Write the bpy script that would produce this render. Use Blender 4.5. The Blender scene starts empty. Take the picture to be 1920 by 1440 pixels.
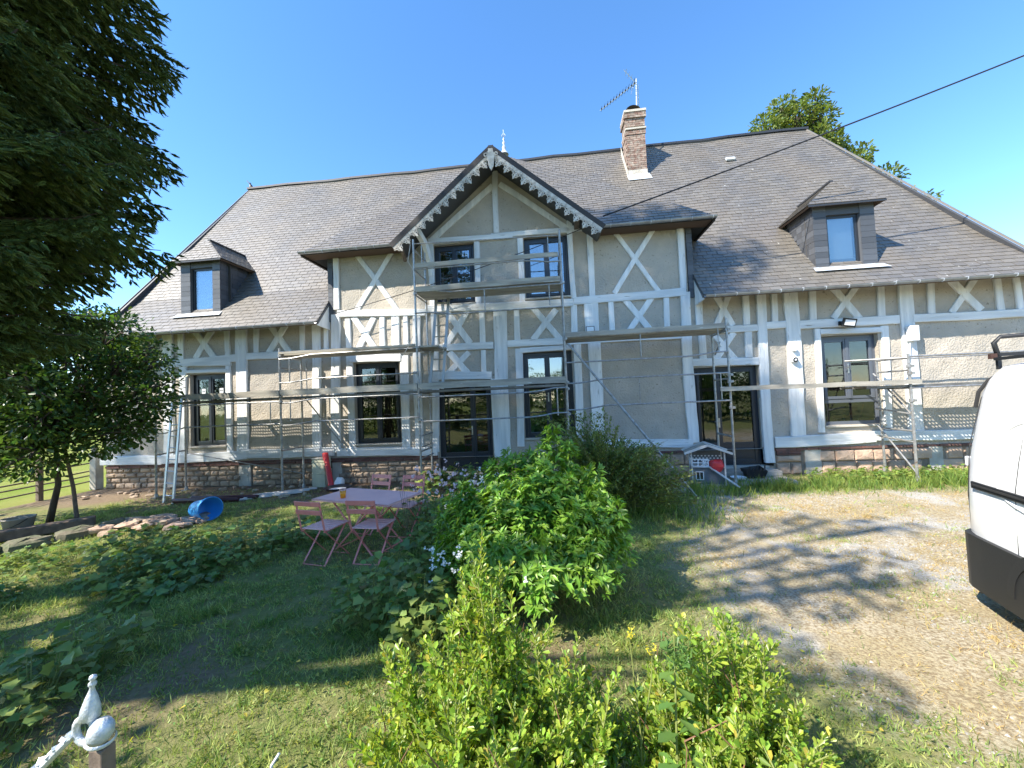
import bpy, math, random
import numpy as np
from mathutils import Vector, Matrix
from mathutils.geometry import intersect_line_plane
random.seed(7); RNG = np.random.default_rng(7)
R = math.radians; PI = math.pi
scene = bpy.context.scene; COL = scene.collection

# ---------------------------------------------------------------- camera, light, exposure
SUN = Vector((1.30, 1.0, -1.60)).normalized()          # travelling direction of the sunlight
cam = bpy.data.cameras.new('camera'); camo = bpy.data.objects.new('camera', cam); COL.objects.link(camo)
cam.sensor_fit = 'HORIZONTAL'; cam.sensor_width = 36.0; cam.lens = 36.0*740/1920; cam.clip_start = .05; cam.clip_end = 900
yaw, pit, rol = R(-6.14), R(2.12), R(-2.50)
f = Vector((math.sin(yaw)*math.cos(pit), math.cos(yaw)*math.cos(pit), math.sin(pit)))
r = Vector((math.cos(yaw), -math.sin(yaw), 0)); u = r.cross(f)
r2 = r*math.cos(rol)+u*math.sin(rol); u2 = u*math.cos(rol)-r*math.sin(rol)
camo.matrix_world = Matrix(((r2.x, u2.x, -f.x, 0), (r2.y, u2.y, -f.y, 0), (r2.z, u2.z, -f.z, 2.0), (0, 0, 0, 1)))
scene.camera = camo
w = bpy.data.worlds.new('World'); scene.world = w; w.use_nodes = True
nt = w.node_tree; nt.nodes.clear()
sky = nt.nodes.new('ShaderNodeTexSky'); sky.sky_type = 'NISHITA'; sky.sun_disc = False
sky.sun_elevation = math.asin(-SUN.z); sky.sun_rotation = math.atan2(-SUN.x, -SUN.y)
sky.altitude = 0; sky.air_density = 1.0; sky.dust_density = 0; sky.ozone_density = 4
bg = nt.nodes.new('ShaderNodeBackground'); bg.inputs[1].default_value = .15
wo = nt.nodes.new('ShaderNodeOutputWorld')
hs_ = nt.nodes.new('ShaderNodeHueSaturation'); hs_.inputs['Saturation'].default_value = 1.16; hs_.inputs['Value'].default_value = .93; nt.links.new(sky.outputs[0], hs_.inputs['Color']); nt.links.new(hs_.outputs[0], bg.inputs[0]); nt.links.new(bg.outputs[0], wo.inputs[0])
sl = bpy.data.lights.new('sun', 'SUN'); sl.energy = 4.0; sl.angle = R(.53); sl.color = (1, .93, .82)
so = bpy.data.objects.new('sun', sl); COL.objects.link(so); so.rotation_euler = SUN.to_track_quat('-Z', 'Y').to_euler(); so.location = (-20, -15, 30)
scene.view_settings.view_transform = 'Standard'; scene.view_settings.look = 'None'
scene.view_settings.exposure = 1.5; scene.view_settings.gamma = 1.0; scene.view_settings.use_curve_mapping = False

# ---------------------------------------------------------------- materials
def mat(name, col, rough=.7, col2=None, scale=5, bump=0, bscale=40, spec=.5, metal=0, island=0, objr=0, trans=0, hue=0, detail=4, stretch=None, contrast=(.35, .65), speck=None, coat=0, stain=None):
    m = bpy.data.materials.new(name); m.use_nodes = True; n = m.node_tree.nodes; L = m.node_tree.links
    b = n['Principled BSDF']; b.inputs['Roughness'].default_value = rough
    b.inputs['Specular IOR Level'].default_value = spec; b.inputs['Metallic'].default_value = metal
    b.inputs['Coat Weight'].default_value = coat
    tc = n.new('ShaderNodeNewGeometry'); src = tc.outputs['Position']
    if stretch:
        mp = n.new('ShaderNodeMapping'); mp.inputs['Scale'].default_value = stretch; L.new(src, mp.inputs[0]); src = mp.outputs[0]
    out = None
    if col2 is not None:
        nz = n.new('ShaderNodeTexNoise'); nz.inputs['Scale'].default_value = scale; nz.inputs['Detail'].default_value = detail
        L.new(src, nz.inputs['Vector'])
        rp = n.new('ShaderNodeMapRange'); rp.inputs[1].default_value = contrast[0]; rp.inputs[2].default_value = contrast[1]
        L.new(nz.outputs[0], rp.inputs[0])
        mx = n.new('ShaderNodeMix'); mx.data_type = 'RGBA'; mx.inputs[6].default_value = (*col, 1); mx.inputs[7].default_value = (*col2, 1)
        L.new(rp.outputs[0], mx.inputs[0]); out = mx.outputs[2]
    if speck:
        scol, ssc, thr = speck
        nz = n.new('ShaderNodeTexNoise'); nz.inputs['Scale'].default_value = ssc; nz.inputs['Detail'].default_value = 3
        L.new(src, nz.inputs['Vector'])
        rp = n.new('ShaderNodeMapRange'); rp.inputs[1].default_value = thr; rp.inputs[2].default_value = thr+.05
        L.new(nz.outputs[0], rp.inputs[0])
        mx = n.new('ShaderNodeMix'); mx.data_type = 'RGBA'; mx.inputs[7].default_value = (*scol, 1)
        if out: L.new(out, mx.inputs[6])
        else: mx.inputs[6].default_value = (*col, 1)
        L.new(rp.outputs[0], mx.inputs[0]); out = mx.outputs[2]
    if island or objr:
        h = n.new('ShaderNodeHueSaturation'); h.inputs['Color'].default_value = (*col, 1)
        if out: L.new(out, h.inputs['Color'])
        rs = tc.outputs['Random Per Island'] if island else None
        if objr:
            oi = n.new('ShaderNodeObjectInfo')
            if rs:
                a = n.new('ShaderNodeMath'); a.operation = 'ADD'; L.new(rs, a.inputs[0]); L.new(oi.outputs['Random'], a.inputs[1])
                fr = n.new('ShaderNodeMath'); fr.operation = 'FRACT'; L.new(a.outputs[0], fr.inputs[0]); rs = fr.outputs[0]
            else: rs = oi.outputs['Random']
        amt = island or objr
        mr = n.new('ShaderNodeMapRange'); mr.inputs[3].default_value = 1-amt; mr.inputs[4].default_value = 1+amt
        L.new(rs, mr.inputs[0]); L.new(mr.outputs[0], h.inputs['Value'])
        if hue:
            s = n.new('ShaderNodeMath'); s.operation = 'MULTIPLY'; s.inputs[1].default_value = 7.31; L.new(rs, s.inputs[0])
            fr = n.new('ShaderNodeMath'); fr.operation = 'FRACT'; L.new(s.outputs[0], fr.inputs[0])
            mr2 = n.new('ShaderNodeMapRange'); mr2.inputs[3].default_value = .5-hue; mr2.inputs[4].default_value = .5+hue
            L.new(fr.outputs[0], mr2.inputs[0]); L.new(mr2.outputs[0], h.inputs['Hue'])
        out = h.outputs[0]
    if stain:
        nz = n.new('ShaderNodeTexNoise'); nz.inputs['Scale'].default_value = .9; nz.inputs['Detail'].default_value = 6; nz.inputs['Roughness'].default_value = .65; L.new(tc.outputs['Position'], nz.inputs['Vector'])
        rp = n.new('ShaderNodeMapRange'); rp.inputs[1].default_value = .42; rp.inputs[2].default_value = .66; L.new(nz.outputs[0], rp.inputs[0])
        mm = n.new('ShaderNodeMath'); mm.operation = 'MULTIPLY'; mm.inputs[1].default_value = stain[1]; L.new(rp.outputs[0], mm.inputs[0])
        mx = n.new('ShaderNodeMix'); mx.data_type = 'RGBA'; L.new(out, mx.inputs[6]); mx.inputs[7].default_value = (*stain[0], 1); L.new(mm.outputs[0], mx.inputs[0]); out = mx.outputs[2]
    if out: L.new(out, b.inputs['Base Color'])
    else: b.inputs['Base Color'].default_value = (*col, 1)
    if bump:
        nb = n.new('ShaderNodeTexNoise'); nb.inputs['Scale'].default_value = bscale; nb.inputs['Detail'].default_value = 5
        L.new(src, nb.inputs['Vector'])
        bp = n.new('ShaderNodeBump'); bp.inputs['Strength'].default_value = 1; bp.inputs['Distance'].default_value = bump
        L.new(nb.outputs[0], bp.inputs['Height']); L.new(bp.outputs[0], b.inputs['Normal'])
    if trans:
        t = n.new('ShaderNodeBsdfTranslucent'); ms = n.new('ShaderNodeMixShader'); ms.inputs[0].default_value = trans
        hs = n.new('ShaderNodeHueSaturation'); hs.inputs['Hue'].default_value = .485; hs.inputs['Saturation'].default_value = 1.1; hs.inputs['Value'].default_value = 1.5
        if out: L.new(out, hs.inputs['Color'])
        else: hs.inputs['Color'].default_value = (*col, 1)
        L.new(hs.outputs[0], t.inputs[0]); L.new(b.outputs[0], ms.inputs[1]); L.new(t.outputs[0], ms.inputs[2])
        L.new(ms.outputs[0], n['Material Output'].inputs[0])
    return m
def glassmat(name, refl, tint, rough=.01):
    m = bpy.data.materials.new(name); m.use_nodes = True; n = m.node_tree.nodes; L = m.node_tree.links
    n.remove(n['Principled BSDF'])
    g = n.new('ShaderNodeBsdfGlossy'); g.inputs['Roughness'].default_value = rough; g.inputs[0].default_value = (.95, .97, 1, 1)
    t = n.new('ShaderNodeBsdfTransparent'); t.inputs[0].default_value = (*tint, 1)
    lw = n.new('ShaderNodeLayerWeight'); lw.inputs[0].default_value = .35
    mr = n.new('ShaderNodeMapRange'); mr.inputs[3].default_value = refl; mr.inputs[4].default_value = .9; L.new(lw.outputs['Fresnel'], mr.inputs[0])
    # very slight waviness of the panes
    nz = n.new('ShaderNodeTexNoise'); nz.inputs['Scale'].default_value = 1.6
    bp = n.new('ShaderNodeBump'); bp.inputs['Distance'].default_value = .004; L.new(nz.outputs[0], bp.inputs['Height']); L.new(bp.outputs[0], g.inputs['Normal'])
    ms = n.new('ShaderNodeMixShader'); L.new(mr.outputs[0], ms.inputs[0]); L.new(t.outputs[0], ms.inputs[1]); L.new(g.outputs[0], ms.inputs[2])
    L.new(ms.outputs[0], n['Material Output'].inputs[0]); return m
M = {}
M['plaster'] = mat('lime plaster', (.51, .45, .37), .95, (.41, .365, .30), 2.2, bump=.022, bscale=26, speck=((.26, .23, .18), 15, .66), stain=((.36, .34, .30), .7))
M['timber'] = mat('whitewashed timber', (.80, .80, .78), .75, (.62, .63, .62), 9, bump=.012, bscale=34, objr=.07, stretch=(1, 1, .10), speck=((.33, .32, .29), 30, .685))
M['beam'] = mat('whitewashed beam', (.80, .80, .78), .75, (.60, .62, .62), 9, bump=.012, bscale=34, objr=.06, stretch=(.10, 1, 1), speck=((.33, .32, .29), 30, .685))
M['slate'] = mat('slate', (.128, .121, .112), .47, (.15, .133, .108), 1.0, bump=.003, bscale=60, island=.16, objr=.14, spec=1.0, speck=((.48, .47, .42), 12, .69), stain=((.155, .13, .10), .6))
M['slatedark'] = mat('dark slate', (.075, .08, .09), .5, bump=.002, bscale=60, island=.3)
M['ridge'] = mat('ridge metal', (.045, .048, .055), .5, metal=.3)
M['zinc'] = mat('zinc', (.33, .35, .37), .45, (.24, .25, .27), 6, metal=.6)
M['lead'] = mat('pale lead flashing', (.52, .56, .60), .5, (.42, .46, .5), 8)
M['stone'] = mat('sandstone', (.48, .36, .25), .95, (.33, .25, .18), 4, bump=.02, bscale=22, objr=.22)
M['stonepink'] = mat('pink sandstone', (.56, .40, .29), .95, (.42, .29, .21), 5, bump=.02, bscale=18, objr=.18)
M['stoneshade'] = mat('shade-darkened stone', (.20, .17, .12), .95, (.10, .12, .06), 5, bump=.02, bscale=18, objr=.2)  # edging stones: their shade is painted in as a darker stone colour
M['mortar'] = mat('mortar', (.30, .25, .19), 1, (.2, .165, .13), 6, bump=.01)
M['brick'] = mat('brick', (.19, .085, .065), .9, (.13, .08, .07), 14, bump=.006, bscale=50, objr=.3)
M['cbrick'] = mat('chimney brick', (.22, .125, .095), .9, (.33, .28, .23), 10, bump=.006, bscale=50, objr=.3)
M['cement'] = mat('pale cement', (.55, .52, .45), .9, (.42, .38, .32), 5, bump=.01)
M['concrete'] = mat('concrete', (.40, .37, .32), .95, (.30, .27, .22), 3, bump=.008)
M['anthracite'] = mat('anthracite joinery', (.022, .027, .036), .35)
M['greyjoin'] = mat('grey joinery', (.10, .115, .14), .35)
M['glass'] = glassmat('window glass', .055, (.5, .55, .55))
M['glassup'] = glassmat('upper window glass', .20, (.6, .65, .68))
M['glassdorm'] = glassmat('dormer glass', .10, (.85, .9, .92))
M['room'] = mat('dark interior', (.07, .065, .06), .9)
M['curtain'] = mat('white curtain', (.62, .66, .68), .9, trans=.2)
M['galv'] = mat('galvanised steel', (.42, .42, .41), .45, (.28, .27, .25), 14, metal=.6, speck=((.22, .13, .08), 16, .66))
M['board'] = mat('scaffold board', (.42, .39, .32), .8, (.27, .25, .21), 6, bump=.003, bscale=40, stretch=(.25, 1, 2), speck=((.6, .58, .52), 14, .68))
M['alu'] = mat('perforated deck', (.24, .235, .22), .5, (.16, .15, .14), 4, metal=.5)
M['aluladder'] = mat('aluminium ladder', (.42, .43, .44), .4, metal=.8)
M['fret'] = mat('painted fretwork', (.60, .57, .51), .8, (.40, .36, .31), 12)
M['soffit'] = mat('dark soffit boards', (.10, .065, .045), .9)
M['fascia'] = mat('dark fascia', (.035, .03, .028), .7)
M['pink'] = mat('pink painted steel', (.92, .29, .23), .45, (.80, .25, .21), 9)
M['pinktop'] = mat('pink table top', (.95, .50, .43), .5, (.88, .45, .40), 5)
M['white'] = mat('white plastic', (.78, .79, .80), .4)
M['vanwhite'] = mat('white van paint', (.80, .80, .79), .28, (.74, .73, .71), 2.2, coat=.6)
M['blackpl'] = mat('black plastic', (.016, .017, .018), .48, bump=.001, bscale=300)
M['rubber'] = mat('rubber', (.018, .018, .018), .85)
M['redlens'] = mat('dark red lens', (.16, .01, .015), .2)
M['blue'] = mat('blue plastic', (.03, .26, .62), .4, (.05, .32, .68), 8)
M['bluein'] = mat('blue plastic inside', (.04, .30, .70), .45)
M['red'] = mat('red duct', (.60, .035, .04), .4)
M['darkred'] = mat('dark red pipe', (.07, .018, .018), .5)
M['orange'] = mat('orange juice', (.85, .30, .01), .15)
M['orangeo'] = mat('orange seat', (.75, .24, .02), .5, objr=.01)
M['cream'] = mat('cream block', (.62, .60, .42), .8, (.5, .48, .36), 5)
M['bark'] = mat('bark', (.11, .085, .06), .95, (.06, .045, .035), 8, bump=.02, bscale=20)
M['stem'] = mat('stem', (.22, .25, .07), .7)
M['twig'] = mat('brown olive twig', (.17, .14, .08), .8)
M['stemred'] = mat('reddish stem', (.20, .10, .06), .8)
M['wood'] = mat('weathered wood', (.20, .15, .11), .9, (.12, .09, .07), 12, bump=.004)
M['greywood'] = mat('grey painted wood', (.17, .18, .19), .8, (.13, .14, .15), 8)
M['palewood'] = mat('pale wood', (.62, .60, .56), .8, (.5, .47, .43), 6)
M['silver'] = mat('silver painted iron', (.50, .56, .60), .45, (.66, .69, .70), 60, bump=.003, bscale=150, metal=.35)
M['cable'] = mat('black cable', (.015, .015, .018), .6)
M['steel'] = mat('steel', (.5, .5, .5), .3, metal=.9)
def leafm(name, c, isl=.25, hue=.02, tr=.35, rough=.45, c2=None, sc=4): return mat(name, c, rough, c2, sc, island=isl, hue=hue, trans=tr)
M['lf_euo'] = leafm('yellow green leaf', (.27, .385, .055), .4, .03, .4, .36)
M['lf_yel'] = leafm('yellow leaf', (.45, .40, .06), .3, .02, .35)
M['lf_cho'] = leafm('fresh green leaf', (.18, .33, .04), .35, .018, .35, .38)
M['rust'] = mat('rusty steel', (.06, .028, .02), .8)
M['lf_dark'] = leafm('olive leaf', (.17, .215, .045), .45, .03, .25)
M['lf_cov'] = leafm('mallow leaf', (.12, .21, .045), .45, .03, .35, .4, (.24, .31, .08), 2.5)
M['lf_tree'] = leafm('tree leaf', (.06, .115, .022), .4, .02, .4, .35)
M['lf_ash'] = leafm('ash leaf', (.14, .19, .04), .4, .02, .35)
M['lf_nettle'] = leafm('nettle leaf', (.12, .22, .05), .2, .01, .35)
M['needle'] = leafm('spruce needles', (.085, .125, .026), .35, .02, .1, .6)
M['grass'] = leafm('grass blade', (.15, .25, .05), .45, .03, .35, .6, (.42, .46, .15), 5)
M['lush'] = leafm('lush grass blade', (.10, .19, .035), .35, .03, .4, .6, (.26, .33, .07), 6)
M['straw'] = leafm('dry straw blade', (.46, .35, .15), .35, .015, .3, .8)
M['petalw'] = leafm('white petal', (.82, .82, .80), .08, .0, .4)
M['petalp'] = leafm('pink petal', (.80, .60, .58), .15, .01, .4)
M['petaly'] = leafm('yellow petal', (.75, .65, .05), .1, 0, .4)
M['gravel'] = mat('gravel stone', (.36, .34, .30), .9, island=.35)

# ---------------------------------------------------------------- mesh helpers
def meta(o, label=None, cat=None, group=None, kind=None):
    if label: o['label'] = label
    if cat: o['category'] = cat
    if group: o['group'] = group
    if kind: o['kind'] = kind
    return o
def link(name, data, parent=None):
    o = bpy.data.objects.new(name, data); COL.objects.link(o)
    if parent is not None:
        o.parent = parent; o.matrix_parent_inverse = Matrix.Translation(-WLOC.get(parent.name, Vector((0, 0, 0))))
    return o
WLOC = {}      # world location of the things whose parts are built in world coordinates
def thing(name, label, cat, loc=(0, 0, 0), group=None):
    o = link(name, None); o.location = loc; WLOC[o.name] = Vector(loc); o.empty_display_size = .2
    return meta(o, label, cat, group)
class MB:
    def __init__(s): s.v = []; s.f = []; s.m = []
    def add(s, v, f, m=0):
        k = len(s.v); s.v += [tuple(p) for p in v]; s.f += [tuple(i+k for i in q) for q in f]; s.m += [m]*len(f); return s
    def box(s, c, sz, rot=None, m=0):
        c = Vector(c); h = Vector(sz)/2; P = [Vector((x*h.x, y*h.y, z*h.z)) for x in (-1, 1) for y in (-1, 1) for z in (-1, 1)]
        if rot is not None: P = [rot @ p for p in P]
        return s.add([p+c for p in P], [(0, 1, 3, 2), (4, 6, 7, 5), (0, 4, 5, 1), (2, 3, 7, 6), (0, 2, 6, 4), (1, 5, 7, 3)], m)
    def b2(s, a, b, m=0):
        return s.box([(a[i]+b[i])/2 for i in range(3)], [abs(b[i]-a[i]) for i in range(3)], m=m)
    def bar(s, p0, p1, w, d, up=(0, 0, 1), m=0):
        p0 = Vector(p0); p1 = Vector(p1); a = (p1-p0); L = a.length; a.normalize(); up = Vector(up)
        sx = a.cross(up)
        if sx.length < 1e-4: sx = a.cross(Vector((0, 1, 0)))
        sx.normalize(); uy = sx.cross(a)
        rot = Matrix((sx, a, uy)).transposed()
        return s.box((p0+p1)/2, (w, L, d), rot, m)
    def tube(s, pts, rad, n=8, m=0, cap=True):
        pts = [Vector(p) for p in pts]; rr = rad if isinstance(rad, (list, tuple)) else [rad]*len(pts)
        t0 = (pts[1]-pts[0]).normalized(); x = t0.orthogonal().normalized(); V = []
        for i, p in enumerate(pts):
            t = (pts[min(i+1, len(pts)-1)]-pts[max(i-1, 0)]).normalized()
            x = (x-t*x.dot(t)); x = x.normalized() if x.length > 1e-6 else t.orthogonal().normalized(); y = t.cross(x)
            V += [p+(x*math.cos(2*PI*k/n)+y*math.sin(2*PI*k/n))*rr[i] for k in range(n)]
        F = [(i*n+k, i*n+(k+1) % n, (i+1)*n+(k+1) % n, (i+1)*n+k) for i in range(len(pts)-1) for k in range(n)]
        if cap: F += [tuple(range(n))[::-1], tuple((len(pts)-1)*n+k for k in range(n))]
        return s.add(V, F, m)
    def lathe(s, prof, c=(0, 0, 0), n=20, axis=None, m=0):
        c = Vector(c); q = Vector((0, 0, 1)).rotation_difference(Vector(axis).normalized()).to_matrix() if axis else Matrix.Identity(3)
        V = [c+q @ Vector((a*math.cos(2*PI*k/n), a*math.sin(2*PI*k/n), z)) for a, z in prof for k in range(n)]
        F = [(i*n+k, i*n+(k+1) % n, (i+1)*n+(k+1) % n, (i+1)*n+k) for i in range(len(prof)-1) for k in range(n)]
        return s.add(V, F, m)
    def prism(s, poly, o, ux, uy, th, m=0):
        o = Vector(o); ux = Vector(ux); uy = Vector(uy); nn = ux.cross(uy).normalized(); k = len(poly)
        V = [o+ux*a+uy*b for a, b in poly]+[o+ux*a+uy*b-nn*th for a, b in poly]
        F = [tuple(range(k)), tuple(range(2*k-1, k-1, -1))]+[(i+k, (i+1) % k+k, (i+1) % k, i) for i in range(k)]
        return s.add(V, F, m)
    def build(s, name, mats, parent=None, smooth=False, bevel=0):
        me = bpy.data.meshes.new(name); me.from_pydata(s.v, [], s.f)
        for mm in (mats if isinstance(mats, (list, tuple)) else [mats]): me.materials.append(M[mm] if isinstance(mm, str) else mm)
        me.polygons.foreach_set('material_index', s.m)
        if smooth: me.shade_smooth()
        me.update(); o = link(name, me, parent)
        if bevel:
            bm = o.modifiers.new('bevel', 'BEVEL'); bm.width = bevel; bm.segments = 2; bm.limit_method = 'ANGLE'
        return o
def npmesh(name, V, F, mats, parent=None, midx=None, smooth=False):
    me = bpy.data.meshes.new(name); V = np.ascontiguousarray(V, np.float32); F = np.ascontiguousarray(F, np.int32)
    me.vertices.add(len(V)); me.vertices.foreach_set('co', V.ravel())
    k = F.shape[1]; me.loops.add(F.size); me.loops.foreach_set('vertex_index', F.ravel())
    me.polygons.add(len(F)); me.polygons.foreach_set('loop_start', np.arange(len(F), dtype=np.int32)*k)
    me.polygons.foreach_set('loop_total', np.full(len(F), k, np.int32))
    for mm in (mats if isinstance(mats, (list, tuple)) else [mats]): me.materials.append(M[mm])
    if midx is not None: me.polygons.foreach_set('material_index', np.ascontiguousarray(midx, np.int32))
    if smooth: me.polygons.foreach_set('use_smooth', np.ones(len(F), bool))
    me.update(calc_edges=True); return link(name, me, parent)
# leaf templates: (length, width, height) points and triangles
TPL = {
 'lance': (np.array([(0, 0, 0), (.42, -.5, .10), (.5, 0, 0), (.42, .5, .10), (1, 0, -.12)], float), [(0, 1, 2), (1, 4, 2), (0, 2, 3), (2, 4, 3)]),
 'obov': (np.array([(0, 0, 0), (.4, -.33, .05), (.78, -.5, .07), (1, 0, -.03), (.78, .5, .07), (.4, .33, .05), (.62, 0, -.03)], float), [(0, 1, 6), (1, 2, 6), (2, 3, 6), (3, 4, 6), (4, 5, 6), (5, 0, 6)]),
 'lobed': (np.array([(.45, 0, 0), (0, 0, .0), (.05, -.42, .05), (.30, -.40, .0), (.56, -.54, .10), (.72, -.30, .03), (1, 0, -.16), (.72, .30, .03), (.56, .54, .10), (.30, .40, .0), (.05, .42, .08)], float), [(0, i, i+1) for i in range(1, 10)]+[(0, 10, 1)]),
 'needle': (np.array([(0, -.5, 0), (0, .5, 0), (1, 0, 0)], float), [(0, 1, 2)]),
 'blade': (np.array([(0, -.5, 0), (0, .5, 0), (.5, -.42, .06), (.5, .42, .06), (1, 0, -.12)], float), [(0, 1, 3), (0, 3, 2), (2, 3, 4)]),
 'diam': (np.array([(0, 0, 0), (.5, -.5, .08), (1, 0, 0), (.5, .5, .08)], float), [(0, 1, 2), (0, 2, 3)]),
}
def unit(a): return a/np.maximum(np.linalg.norm(a, axis=-1, keepdims=True), 1e-9)
def leaves(tpl, P, A, L, Wd, B=None, roll=.6):
    """one leaf per row: base point P, direction A, length L, width Wd"""
    T, F = TPL[tpl]; P = np.asarray(P, float); n = len(P); A = unit(np.asarray(A, float))
    if B is None:
        B = np.cross(A, np.array([0, 0, 1.0])+RNG.normal(0, .15, (n, 3)))
        B = unit(B); C = np.cross(B, A); a = RNG.normal(0, roll, (n, 1)); B = B*np.cos(a)+C*np.sin(a)
    B = unit(B); C = np.cross(B, A); L = np.broadcast_to(L, (n,))[:, None, None]; Wd = np.broadcast_to(Wd, (n,))[:, None, None]
    V = P[:, None]+A[:, None]*T[None, :, 0:1]*L+B[:, None]*T[None, :, 1:2]*Wd+C[:, None]*T[None, :, 2:3]*L
    Fi = np.array(F)[None]+(np.arange(n)*len(T))[:, None, None]
    return V.reshape(-1, 3), Fi.reshape(-1, 3)
def join(parts):
    Vs = []; Fs = []; k = 0
    for V, F in parts: Vs.append(V); Fs.append(F+k); k += len(V)
    return np.vstack(Vs), np.vstack(Fs)
def rdir(n, zs=1.0):
    d = RNG.normal(size=(n, 3)); d[:, 2] *= zs; return unit(d)
# ---------------------------------------------------------------- ground
def nz2(x, y, s=1.0, seed=0):
    return (np.sin(x*1.7*s+seed)+np.sin(y*2.3*s+1.3+seed*2)+np.sin((x+y)*3.1*s+seed)*.7+np.sin((x-1.7*y)*4.9*s+seed*3)*.5)/3.2
def drive_mask(x, y):
    b = 1.75+.35*np.sin(y*1.1)+.25*nz2(x, y, 1.5, 2)
    m = np.clip((x-b)/.7+.5, 0, 1)*(y > -3)*np.clip((y-2.15+.35*nz2(x, y, 1.4, 3)+np.clip(x-2.6, 0, 2))/.5, 0, 1)*np.clip((8.3-y+.3*nz2(x, y, 1, 4))/.6, 0, 1)
    return m
def soil_mask(x, y):
    a = np.clip((y-7.5+.4*nz2(x, y, 1.1, 5))/.7, 0, 1)*(x < -2.2)*(x > -13)
    b = np.exp(-(((x+3.3)/.8)**2+((y-2.4)/.5)**2))*.7
    c = np.clip(nz2(x, y, 1.3, 8)*1.5-.55, 0, .7)
    return np.clip(a*.9+b+c, 0, 1)
xs = np.concatenate([[-400, -200, -90, -45, -26, -18], np.arange(-14, 12.01, .11), [16, 26, 50, 100, 200, 400]])
ys = np.concatenate([[-300, -120, -50, -20, -8, -2], np.arange(.6, 10.6, .11), [14, 20, 30, 50, 90, 160, 300, 600]])
GX, GY = np.meshgrid(xs, ys); GZ = .025*nz2(GX, GY, 1.0, 1)+.012*nz2(GX, GY, 4, 3)
GZ[(np.abs(GX) > 13) | (GY > 10.5) | (GY < .5)] = 0
V = np.stack([GX, GY, GZ], -1).reshape(-1, 3); nx = len(xs)
i0 = (np.arange(len(ys)-1)[:, None]*nx+np.arange(nx-1)[None]).ravel()
ground = npmesh('ground', V, np.stack([i0, i0+1, i0+1+nx, i0+nx], 1), 'plaster', smooth=True); ground['kind'] = 'structure'
dm = drive_mask(V[:, 0], V[:, 1]); sm = soil_mask(V[:, 0], V[:, 1])*(1-dm); ca = ground.data.color_attributes.new('zone', 'FLOAT_COLOR', 'POINT')
fld = ((V[:, 0] < -12.7) | (V[:, 1] > 14)).astype(float)
ca.data.foreach_set('color', np.stack([dm, sm, fld, np.ones_like(dm)], 1).astype(np.float32).ravel())
gm = bpy.data.materials.new('garden ground'); gm.use_nodes = True; n = gm.node_tree.nodes; L = gm.node_tree.links; b = n['Principled BSDF']
b.inputs['Roughness'].default_value = 1; b.inputs['Specular IOR Level'].default_value = .1
at = n.new('ShaderNodeVertexColor'); at.layer_name = 'zone'; sp = n.new('ShaderNodeSeparateColor'); L.new(at.outputs[0], sp.inputs[0])
ge = n.new('ShaderNodeNewGeometry')
def noise(sc, det=5, rough=.6):
    q = n.new('ShaderNodeTexNoise'); q.inputs['Scale'].default_value = sc; q.inputs['Detail'].default_value = det; q.inputs['Roughness'].default_value = rough
    L.new(ge.outputs['Position'], q.inputs['Vector']); return q.outputs[0]
def ramp(src, lo, hi, a, c):
    mr = n.new('ShaderNodeMapRange'); mr.inputs[1].default_value = lo; mr.inputs[2].default_value = hi; L.new(src, mr.inputs[0])
    mx = n.new('ShaderNodeMix'); mx.data_type = 'RGBA'; L.new(mr.outputs[0], mx.inputs[0])
    for s, v in ((6, a), (7, c)):
        if isinstance(v, tuple): mx.inputs[s].default_value = (*v, 1)
        else: L.new(v, mx.inputs[s])
    return mx.outputs[2]
def mixc(fac, a, c):
    mx = n.new('ShaderNodeMix'); mx.data_type = 'RGBA'; L.new(fac, mx.inputs[0])
    for s, v in ((6, a), (7, c)):
        if isinstance(v, tuple): mx.inputs[s].default_value = (*v, 1)
        else: L.new(v, mx.inputs[s])
    return mx.outputs[2]
lawn = ramp(noise(14), .35, .65, (.13, .17, .045), (.24, .24, .09))
lawn = ramp(noise(1.3), .45, .7, lawn, (.27, .23, .11))
dry = ramp(noise(1.4), .35, .62, (.52, .465, .36), (.42, .35, .21)); dry = ramp(noise(45), .42, .62, dry, (.26, .20, .12))
grav = ramp(noise(70, 3), .4, .62, (.52, .49, .43), (.30, .28, .24)); dry = ramp(noise(.9, 4), .53, .62, dry, grav)
soil = ramp(noise(20), .35, .65, (.17, .115, .075), (.27, .20, .14))
field = ramp(noise(.5), .35, .65, (.16, .22, .03), (.26, .26, .07))
c1 = mixc(sp.outputs[1], lawn, soil); c1 = mixc(sp.outputs[0], c1, dry); c1 = mixc(sp.outputs[2], c1, field)
L.new(c1, b.inputs['Base Color'])
bp = n.new('ShaderNodeBump'); bp.inputs['Distance'].default_value = .025; L.new(noise(38, 6, .7), bp.inputs['Height']); L.new(bp.outputs[0], b.inputs['Normal'])
ground.data.materials[0] = gm
m = MB(); m.b2((1.7, 8.55, -.05), (4.9, 9.62, .055)); m.b2((3.1, 9.25, .06), (4.85, 9.66, .17)); m.b2((1.5, 8.1, -.05), (3.2, 8.546, .03))
pt = m.build('patio_slab', 'concrete', bevel=.012); pt['kind'] = 'structure'

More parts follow.
